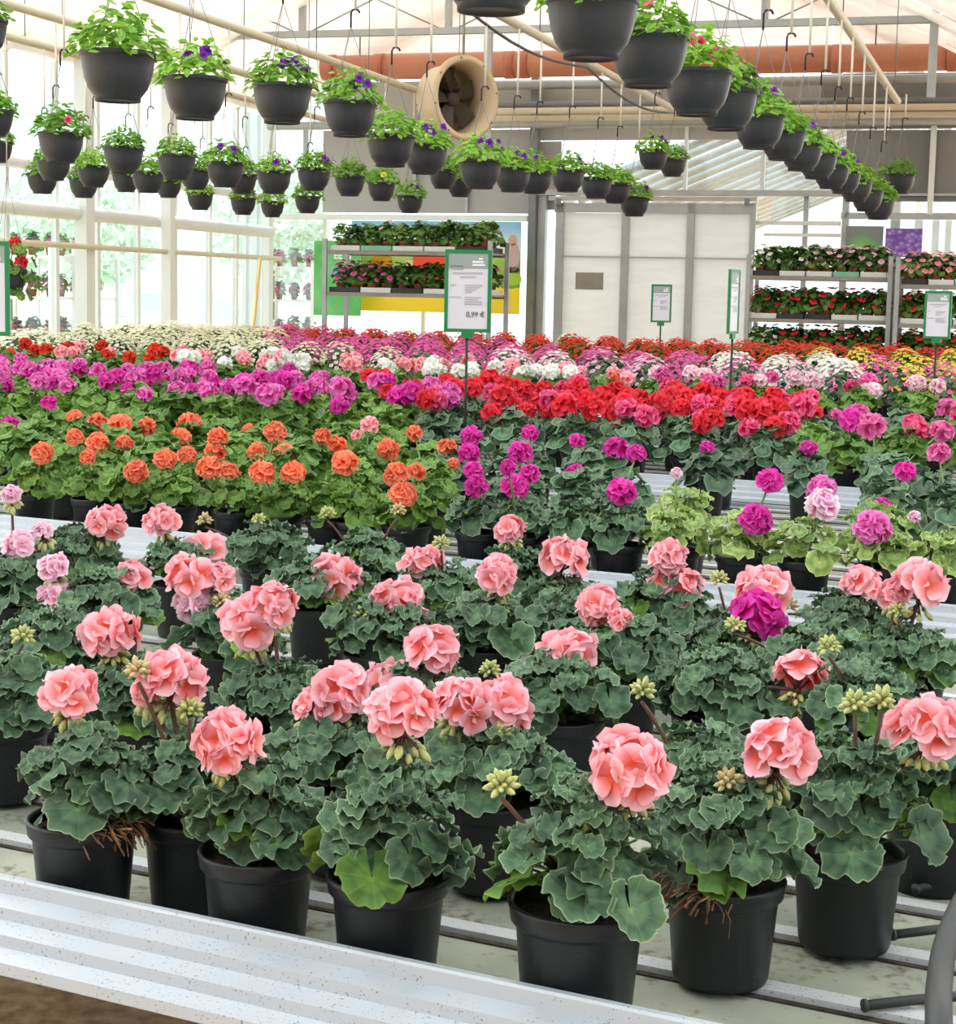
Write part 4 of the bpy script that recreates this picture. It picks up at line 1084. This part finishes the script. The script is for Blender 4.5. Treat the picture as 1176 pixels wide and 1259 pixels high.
# ------------------------------------------------------------------ plant trolleys
def small_plant(base, r, col, label, group, leafk, dens=14, R=.10, Hh=.21):
    t = empty('tray_plant', base, label=label, cat='plant', group=group)
    put('pot', TPOT, t)
    rot = Matrix.Rotation(r.uniform(0, 6.28), 4, 'Z')
    f = put('foliage', foliage(leafk, r.randint(0, 3), 64, .085, .17, .034, .03, 7), t, Matrix.Translation((0, 0, .07)) @ rot @ Matrix.Scale(r.uniform(.9, 1.15), 4)); f['kind'] = 'stuff'
    if col:
        f = put('flowers', dome_bloom(col, r.randint(0, 3), dens, R, Hh, .034), t, Matrix.Translation((0, 0, .085)) @ rot); f['kind'] = 'stuff'
m = MB(); m.lathe([(0, .003), (.034, .003), (.036, 0), (.048, .07), (.05, .072), (.05, .085), (.046, .085), (.044, .07), (0, .07)], 12); TPOT = m.mesh('small pot', M['terracotta'])
def trolley(c, X, wid, dep, levels, ph, label, plants, trays, which, rng):
    t = empty('plant_trolley', c, label=label, cat='trolley', group='steel plant trolleys'); Yd = Vector((-X.y, X.x, 0)); Z = Vector((0, 0, 1))
    for sx in (-1, 1):
        for sy in (-1, 1):
            m = MB(); m.box(X*(sx*wid/2)+Yd*(sy*dep/2)+Z*((ph+.14)/2), (.04, .03, ph-.14), X, Yd)
            put('post', m.mesh('post', M['steel'], False), t)
            m = MB(); q = X*(sx*(wid/2-.08))+Yd*(sy*(dep/2-.06)); m.lathe([(0, -.016), (.055, -.016), (.06, -.01), (.06, .01), (.055, .016), (0, .016)], 14, q+Z*.06, Yd, Z, X)
            m.box(q+Z*.11, (.05, .04, .06), X, Yd); put('caster', m.mesh('caster', M['tyre']), t)
    for z in [.16]+list(levels):
        m = MB(); m.box(Z*(z-.012), (wid-.045, dep-.02, .016), X, Yd)
        for sy in (-1, 1): m.box(Yd*(sy*(dep/2-.012))+Z*(z-.018), (wid-.045, .02, .036), X, Yd)
        put('shelf', m.mesh('shelf', M['shelf'] if z > .2 else M['steel'], False), t)
    for li, z in enumerate(levels):
        nt = 5; tw = (wid-.06)/nt
        for k in range(nt):
            tc = c+X*(-wid/2+.03+tw*(k+.5))+Z*(z-.003)
            mt = trays[li][k]; m = MB(); hh = .05
            m.box(Vector((0, 0, .004)), (tw-.012, dep-.06, .006), X, Yd)
            for s_ in (-1, 1):
                m.box(X*(s_*(tw-.016)/2)+Z*(hh/2), (.006, dep-.06, hh), X, Yd); m.box(Yd*(s_*(dep-.066)/2)+Z*(hh/2), (tw-.012, .006, hh), X, Yd)
            cw = {'tray_w': 'white', 'tray_b': 'black', 'tray_g': 'green'}[mt]
            o = put('tray', m.mesh('tray', M[mt], False), None, loc=tc)
            tag(o, '%s plastic tray, %s from the left on the %s shelf of the %s trolley' % (cw, ORD[k], ('top', 'middle', 'lower')[li], which), 'tray', 'trays on the plant trolleys')
            for i in range(2):
                for j in range(2):
                    col, lk, dens, w_ = plants(li, k, j, rng)
                    q = tc+X*((i-.5)*tw*.48)+Yd*((j-.5)*dep*.48)+Z*.0075
                    small_plant(q, rng, col, '%s in %s-%s pot of %s tray, %s shelf, %s trolley' % (w_, ('front', 'back')[j], ('left', 'right')[i], ORD[k], ('top', 'middle', 'lower')[li], which), '%s plants on the %s shelf of the %s trolley' % (w_, ('top', 'middle', 'lower')[li], which), lk, dens)
def plantsL(li, k, j, r):
    if li == 0: return (r.choice(('pale', None, None, 'pink')) if k < 5 else None, 'leaf_rack', 5, 'pink buds') if r.random() < .35 else (None, 'leaf_rack', 0, 'green leaves')
    if k < 2: return ('pink', 'leaf_rack', 12, 'pink flowers')
    if k == 4: return ('hot', 'leaf_rack', 5, 'crimson flowers')
    return (None, 'leaf_rack', 0, 'green leaves')
def plantsR(li, k, j, r):
    if li == 0:
        if k < 2: return ('white', 'leaf_rack', 10, 'white flowers') if r.random() < .7 else (None, 'leaf_rack', 0, 'green leaves')
        return ('pale', 'leaf_rack', 10, 'pale pink flowers')
    if li == 1: return ('white', 'leaf_rack', 14, 'white flowers') if k < 2 and j else ('red', 'leaf_rack', 6, 'red flowers')
    return ('white', 'leaf_rack', 9, 'white flowers') if k < 1 else ('red', 'leaf_rack', 6, 'red flowers')
def plantsR2(li, k, j, r): return ('salmon', 'leaf_rack', 14, 'coral flowers') if li == 0 else ('scarlet', 'leaf_rack', 7, 'scarlet flowers')
rt = random.Random(77)
def trol(pxl, pxr, A_, tops, ph_y, *a):
    p = at_a(pxl, 340, A_); q = at_a(pxr, 340, A_); c = (p+q)/2; c.z = 0; wid = (q-p).length; xm = (pxl+pxr)/2
    lv = [at_a(xm, y, A_-.28).z for y in tops]; ph = at_a(xm, ph_y, A_).z
    trolley(c, BX, wid, .55, lv, ph, *a)
trol(413, 613, 15.9, (309, 361), 296, 'steel plant trolley with leafy pots before the yellow banner', plantsL, [['tray_w', 'tray_g', 'tray_w', 'tray_w', 'tray_b'], ['tray_b', 'tray_w', 'tray_b', 'tray_w', 'tray_w']], 'banner-side', rt)
trol(926, 1098, 16.9, (340, 393, 440), 315, 'steel plant trolley with red and white pots right of the doors', plantsR, [['tray_b', 'tray_w', 'tray_w', 'tray_g', 'tray_w'], ['tray_w', 'tray_b', 'tray_b', 'tray_w', 'tray_w'], ['tray_b']*5], 'door-side', rt)
trol(1107, 1280, 16.7, (351, 400, 447), 318, 'steel plant trolley with coral pots cut by the photo edge', plantsR2, [['tray_b', 'tray_w', 'tray_w', 'tray_w', 'tray_w'], ['tray_w', 'tray_w', 'tray_w', 'tray_w', 'tray_b'], ['tray_b']*5], 'coral-flower', rt)

# ------------------------------------------------------------------ posters
def flatmat(name, fn):
    m, nt, b = newmat(name); b.inputs['Roughness'].default_value = .5; fn(nt, b); return m
def poster(x0, y0, x1, y1, A_, name, label, cat, mat, extra=None, z0=None):
    p = at_a(x0, (y0+y1)/2, A_); q = at_a(x1, (y0+y1)/2, A_); b0, b1 = bcoord(p), bcoord(q); zb = at_a((x0+x1)/2, y1, A_).z if z0 is None else z0; zt = at_a((x0+x1)/2, y0, A_).z
    t = empty(name, ab((b0+b1)/2, A_, zb), label=label, cat=cat); w, h = b1-b0, zt-zb
    m = MB(); c = Vector((0, 0, h/2))
    v = [c-BX*w/2-Vector((0, 0, h/2)), c+BX*w/2-Vector((0, 0, h/2)), c+BX*w/2+Vector((0, 0, h/2)), c-BX*w/2+Vector((0, 0, h/2))]
    m.add(v+[x+AX*.012 for x in v], [(0, 1, 2, 3), (7, 6, 5, 4), (0, 4, 5, 1), (1, 5, 6, 2), (2, 6, 7, 3), (3, 7, 4, 0)], [(0, 0), (1, 0), (1, 1), (0, 1)]*2)
    put('sheet', m.mesh('sheet', M[mat] if isinstance(mat, str) else mat, False), t)
    return t, w, h
def uvsep(nt):
    uv = node(nt, 'ShaderNodeUVMap'); sp = node(nt, 'ShaderNodeSeparateXYZ'); nt.links.new(uv.outputs[0], sp.inputs[0]); return uv, sp
def f1(nt, b):
    uv, sp = uvsep(nt); n = node(nt, 'ShaderNodeTexNoise'); n.inputs['Scale'].default_value = 7; nt.links.new(uv.outputs[0], n.inputs[0])
    y = math_(nt, 'ADD', sp.outputs[1], math_(nt, 'MULTIPLY', math_(nt, 'SUBTRACT', n.outputs[0], .5), .16))
    c = ramp(nt, y, [(.0, lin((238, 210, 40))), (.02, lin((240, 214, 40))), (.275, lin((240, 214, 40))), (.285, lin((110, 170, 60))), (.55, lin((150, 190, 80))), (.64, lin((170, 200, 110))), (.68, lin((220, 236, 244))), (1, lin((112, 186, 226)))])
    nt.links.new(c, b.inputs['Base Color'])
t, w, h = poster(432, 272, 640, 384, 18.55, 'garden_banner', 'large garden banner with blue sky, green meadow and yellow strip behind the trolley', 'banner', flatmat('garden banner print', f1))
def blob(name, par, cx, cz_, rx, rz, mat, k=18, up=0):
    m = MB(); c = BX*cx+Vector((0, 0, cz_))-AX*.008
    m.add([c]+[c+BX*(rx*cos(2*pi*i/k))+Vector((0, 0, rz*sin(2*pi*i/k))) for i in range(k)]+[c+AX*.006], [(0, 1+i, 1+(i+1) % k) for i in range(k)]); put(name, m.mesh(name, mat, False), par)
SK = plain('printed skin', (206, 160, 138), .6); GR = plain('printed grey shirt', (190, 170, 168), .6); DK = plain('printed dark', (60, 56, 60), .6); LG = plain('printed lime', (160, 200, 60), .6)
# printed gardener on the banner
fx_ = bcoord(at_a(631, 340, 18.55))-bcoord(t.location)
blob('printed_shirt', t, fx_, h*.62, .075, .15, GR); blob('printed_head', t, fx_-.01, h*.80, .045, .06, SK); blob('printed_belt', t, fx_, h*.48, .07, .035, DK); blob('printed_lawn', t, fx_+.01, h*.38, .09, .07, LG)
for i, (px, py, rx, mt) in enumerate(((470, 322, .12, 'p_yellow'), (505, 330, .10, 'p_white'), (528, 318, .11, 'p_yellow'), (490, 300, .1, 'p_white'))):
    blob('printed_bloom', t, bcoord(at_a(px, py, 18.55))-bcoord(t.location), at_a(px, py, 18.55).z-t.location.z, rx, rx*.9, M[mt])
px0, px1 = 530, 600
m = MB(); c = BX*(bcoord(at_a(540, 325, 18.5))-bcoord(t.location))+Vector((0, 0, at_a(540, 325, 18.5).z-t.location.z))-AX*.012; m.box(c, (.62, .006, .42), BX, AX); put('red_panel', m.mesh('red panel', M['banner_red'], False), t)
GB = plain('green banner print', (70, 176, 84), .6, c2=(120, 200, 130), scale=3)
t, w, h = poster(386, 296, 444, 388, 18.3, 'green_banner', 'green banner lettered EETS beside the trolley post', 'banner', GB)
Rb = Matrix((BX, Vector((0, 0, 1)), -AX)).transposed().to_4x4()
text('EETS', .10, M['white'], t, Matrix.Translation(BX*.06+Vector((0, 0, h*.80))-AX*.004) @ Rb, bold=.003)
m = MB(); m.box(BX*.1+Vector((0, 0, h*.58))-AX*.004, (.34, .004, .09), BX, AX); put('blue_strip', m.mesh('blue strip', plain('blue print', (110, 186, 210), .6), False), t)
def f2(nt, b):
    uv, sp = uvsep(nt); n = node(nt, 'ShaderNodeTexVoronoi'); n.inputs['Scale'].default_value = 7; nt.links.new(uv.outputs[0], n.inputs[0])
    nt.links.new(ramp(nt, n.outputs['Distance'], [(0, lin((206, 180, 232))), (.3, lin((156, 120, 200))), (.7, lin((104, 70, 160)))]), b.inputs['Base Color'])
poster(1089, 281, 1134, 316, 18.7, 'lavender_poster', 'poster of purple blossoms hanging above the trolleys', 'poster', flatmat('lavender print', f2))
def f3(nt, b):
    tc = node(nt, 'ShaderNodeUVMap'); d = node(nt, 'ShaderNodeVectorMath', operation='DISTANCE'); nt.links.new(tc.outputs[0], d.inputs[0]); d.inputs[1].default_value = (.45, .3, 0)
    nt.links.new(ramp(nt, d.outputs['Value'], [(.1, lin((120, 190, 96))), (.45, lin((110, 140, 116))), (.6, lin((120, 128, 128)))]), b.inputs['Base Color'])
poster(1040, 278, 1086, 318, 18.72, 'leaf_poster', 'dim grey poster with a green leafy blur beside the purple one', 'poster', flatmat('leaf print', f3))
m = MB(); q0, q1 = at_b(320, 318, BW+.45), at_b(303, 392, BW+.5); c = q1.copy()
o = empty('broom', (q1.x, q1.y, 0), label='yellow broom stick leaning in the corner by the glass wall', cat='broom')
q1z = Vector((q1.x-.02, q1.y, .05)); m.tube([q1z-o.location, q0-o.location], .02, 8); put('stick', m.mesh('stick', M['yellow_pole']), o)
m = MB(); m.box(Vector((0, 0, .04)), (.1, .3, .08)); put('bristles', m.mesh('bristles', M['tyre'], False), o)

# red hanging plant beside the cut sign
p = at_b(10, 362, -6.3); t = empty('hanging_geranium', p, label='trailing geranium with red flowers hanging behind the cut sign', cat='plant')
put('pot', BASK, t); rr_ = random.Random(3)
for k in range(46):
    a = rr_.uniform(0, 6.28); d = Vector((cos(a), sin(a), 0)); q = d*rr_.uniform(.06, .17)+Vector((0, 0, rr_.uniform(-.02, .3)))
    put('leaf', rr_.choice(LEAF1['leaf_fresh']), t, frame(q, d+Vector((0, 0, .6)), d-Vector((0, 0, .6)), rr_.uniform(.03, .045)))
for x, y in ((26, 322), (18, 300), (4, 310)):
    q = atY(x, y, p.y-.05)-p; mid_head(t, Vector((0, 0, .12)), q, .05, 'red', rr_, 2)
for k in range(3):
    a = k*2.09; m = MB(); m.tube([Vector((cos(a)*.12, sin(a)*.12, BH-.005)), Vector((0, 0, .75))], .0016, 4); put('hanger_wire', m.mesh('hanger wire', M['wire']), t)
m = MB(); m.tube([Vector((0, 0, .74)), Vector((0, 0, 3.9-p.z))], .004, 5); put('hanger_rod', m.mesh('hanger rod', M['rod']), t)

# ------------------------------------------------------------------ bench clutter: drip tubes, hose
for i, (x0, y0, x1, y1, w_) in enumerate(((1066, 1236, 1215, 1222, 'nearest the bench edge'), (1100, 1149, 1225, 1136, 'second from the bench edge'), (1128, 1093, 1230, 1074, 'third from the bench edge'), (1134, 1037, 1240, 1026, 'farthest from the bench edge'))):
    a = atz(x0, y0, TZ+.016); b_ = atz(x1, y1, TZ+.016); m = MB(); m.tube([Vector((0, 0, 0)), (b_-a)*.5+Vector((0, 0, .001)), b_-a], .0055, 8)
    m.tube([Vector((0, 0, 0)), -(b_-a).normalized()*.004], .007, 8)
    o = put('drip_tube', m.mesh('drip tube', M['rubber']), None, loc=a); tag(o, 'short black drip tube lying across the rails, '+w_, 'tube', 'drip tubes on the bench')
hp = [atY(1330, 1010, 1.85), atY(1250, 1040, 1.74), atY(1196, 1095, 1.64), atY(1167, 1150, 1.56), atY(1156, 1205, 1.48), atY(1155, 1262, 1.38), atY(1160, 1430, 1.28)]
hp = [Vector((hp[0].x+.5, hp[0].y+.12, TZ+.0125)), Vector((hp[0].x+.3, hp[0].y+.09, TZ+.0125)), Vector((hp[0].x+.12, hp[0].y+.05, TZ+.06))]+hp; o0 = hp[6].copy(); pts = []
for i in range(len(hp)-1):
    a, b_ = hp[i], hp[i+1]; pm = hp[max(0, i-1)]; pn = hp[min(len(hp)-1, i+2)]
    for k in range(6):
        s_ = k/6; pts.append(.5*((2*a)+(b_-pm)*s_+(2*pm-5*a+4*b_-pn)*s_**2+(-pm+3*a-3*b_+pn)*s_**3))
end = hp[-1].copy(); pts += [end, Vector((end.x+.01, end.y-.03, .64)), Vector((end.x+.05, end.y-.06, .572)), Vector((end.x+.12, end.y-.07, .568)), Vector((end.x+.3, end.y-.2, .568))]
m = MB(); m.tube([q-o0 for q in pts], .0112, 12); o = put('rubber_hose', m.mesh('hose', M['rubber']), None, loc=o0); tag(o, 'thick black rubber hose looping over the corner of the nearest bench', 'hose')

# ------------------------------------------------------------------ outside: paving, car, trees, white roof, stock trolley
m = MB(); m.box((0, 40, -.12), (160, 120, .1)); o = put('ground', m.mesh('paving', M['outside'], False)); tag(o, kind='structure')
def car(c, ang):
    t = empty('car', c, label='white car parked outside the glass side wall', cat='car'); X = Vector((cos(ang), sin(ang), 0)); Y = Vector((-sin(ang), cos(ang), 0)); Z = Vector((0, 0, 1))
    pr = [(-2.1, .35), (-2.15, .75), (-1.9, .95), (-1.25, 1.02), (-.55, 1.48), (.9, 1.5), (1.7, 1.05), (2.1, .95), (2.12, .4)]
    m = MB(); n = len(pr); vs = []
    for s_ in (-1, 1):
        for x, z in pr: vs.append(X*x+Y*(s_*(.86 if z < 1.1 else .68))+Z*z)
    m.add(vs, [tuple(range(n))[::-1], tuple(range(n, 2*n))]+[(i, (i+1) % n, n+(i+1) % n, n+i) for i in range(n)]); put('body', m.mesh('body', M['car'], False), t)
    for s_ in (-1, 1):
        for xs in (((-.95, 1.08), (-.5, 1.4), (.1, 1.42), (.1, 1.08)), ((.18, 1.08), (.18, 1.42), (.85, 1.42), (1.4, 1.08))):
            m = MB(); q = [X*x+Y*(s_*(.86-.18*max(0, (z-1.02))/.48+.012))+Z*z for x, z in xs]; m.add(q+[k-Y*(s_*.01) for k in q], [(0, 1, 2, 3), (7, 6, 5, 4)]); put('window', m.mesh('window', M['car_glass'], False), t)
        for x in (-1.35, 1.35):
            m = MB(); m.lathe([(0, -.1), (.26, -.1), (.31, -.08), (.31, .08), (.26, .1), (0, .1)], 20, X*x+Y*(s_*.8)+Z*.31, Z, X, Y); put('wheel', m.mesh('wheel', M['tyre']), t)
car(Vector((-4.7, 26, -.07)), radians(8))
def tree(c, hgt, R, seed, label):
    r = random.Random(seed); t = empty('tree', c, label=label, cat='tree', group='trees outside the glasshouse')
    m = MB(); m.tube([Vector((0, 0, 0)), Vector((.1, 0, hgt*.3)), Vector((0, 0, hgt*.6))], .18, 8, .08); put('trunk', m.mesh('trunk', M['bark']), t)
    m = MB()
    for i in range(1600):
        d = Vector((r.gauss(0, 1), r.gauss(0, 1), r.gauss(0, 1))).normalized()*R*r.uniform(.5, 1.0); d.z *= .85; p = d+Vector((0, 0, hgt*.68)); s_ = r.uniform(.12, .26)
        a = Vector((r.uniform(-1, 1), r.uniform(-1, 1), r.uniform(-1, 1))).normalized(); b_ = a.orthogonal().normalized(); m.add([p-a*s_, p+b_*s_*.6, p+a*s_, p-b_*s_*.6], [(0, 1, 2, 3)])
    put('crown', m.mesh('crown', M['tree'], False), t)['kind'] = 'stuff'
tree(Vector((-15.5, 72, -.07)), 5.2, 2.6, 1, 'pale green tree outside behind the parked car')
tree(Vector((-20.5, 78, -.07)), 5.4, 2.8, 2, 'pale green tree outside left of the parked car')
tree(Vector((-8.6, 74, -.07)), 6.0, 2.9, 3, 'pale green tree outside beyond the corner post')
# translucent corrugated canopy outside, seen from below through the glass above the doors
sr = empty('canopy', ab(2.0, 24, 0), label='open canopy with a white ribbed roof behind the doors', cat='canopy')
e0, e1 = at_a(690, 238, 20), at_a(850, 171, 20); b0, b1 = bcoord(e0), bcoord(e1); kz = (e1.z-e0.z)/(b1-b0); bR = b0+2.6*(b1-b0)
def sp_(b_, a_, z): return ab(b_, a_, z)-sr.location
m = MB(); N = 96; vs = []
for i in range(N+1):
    a_ = 20+12*i/N; zz_ = .05*((i % 8) < 4)
    vs += [sp_(b0, a_, e0.z+zz_), sp_(bR, a_, e0.z+kz*(bR-b0)+zz_)]
m.add(vs, [(2*i, 2*i+1, 2*i+3, 2*i+2) for i in range(N)]); put('roof_sheet', m.mesh('roof sheet', clothmat('milky roof sheet', (226, 232, 238), .12, .6), False), sr)
for i in range(17):
    a_ = 20.1+.72*i; m = MB(); m.tube([sp_(b0, a_, e0.z-.03), sp_(bR, a_, e0.z+kz*(bR-b0)-.03)], .055, 6); put('rib', m.mesh('rib', M['steel']), sr)
for a_ in (20.05, 24, 28, 31.9):
    for b_ in (b0+.1, bR-.1):
        z = e0.z+kz*(b_-b0)-.1; m = MB(); m.box(sp_(b_, a_, z/2-.035), (.1, .1, z+.07), BX, AX); put('post', m.mesh('post', M['paint'], False), sr)
    m = MB(); q0, q1 = sp_(b0, a_, e0.z-.06), sp_(bR, a_, e0.z+kz*(bR-b0)-.06); m.tube([q0, q1], .05, 6); put('rafter', m.mesh('rafter', M['steel']), sr)
# white stock trolley outside the corner
for sx_, (c, words) in enumerate(((at_a(362, 350, 23), 'by the corner post'), (at_b(40, 350, -10.6), 'behind the cut sign'), (at_b(96, 350, -10.6), 'left of the parked car'))):
    c.z = -.07; t = empty('stock_trolley', c, label='white stock trolley with pink flowers outside '+words, cat='trolley', group='stock trolleys outside')
    wd_ = .75
    for sx in (-1, 1):
        for sy in (-1, 1): m = MB(); m.box(BX*(sx*wd_/2)+AX*(sy*.25)+Vector((0, 0, .95)), (.04, .04, 1.9), BX, AX); put('post', m.mesh('post', M['paint'], False), t)
    for k, z in enumerate((.3, .85, 1.35, 1.8)):
        m = MB(); m.box(Vector((0, 0, z)), (wd_-.02, .5, .03), BX, AX); put('shelf', m.mesh('shelf', M['paint'], False), t)
        if k:
            for i in range(3): small_plant(c+BX*((i-1)*.22)+Vector((0, 0, z+.015)), rt, 'pink', 'pink plant, %s on the %s shelf of the outside trolley %s' % (ORD[i], ('', 'lower', 'middle', 'top')[k], words), 'pink plants on the outside trolleys', 'leaf_fresh', 16, .08, .15)
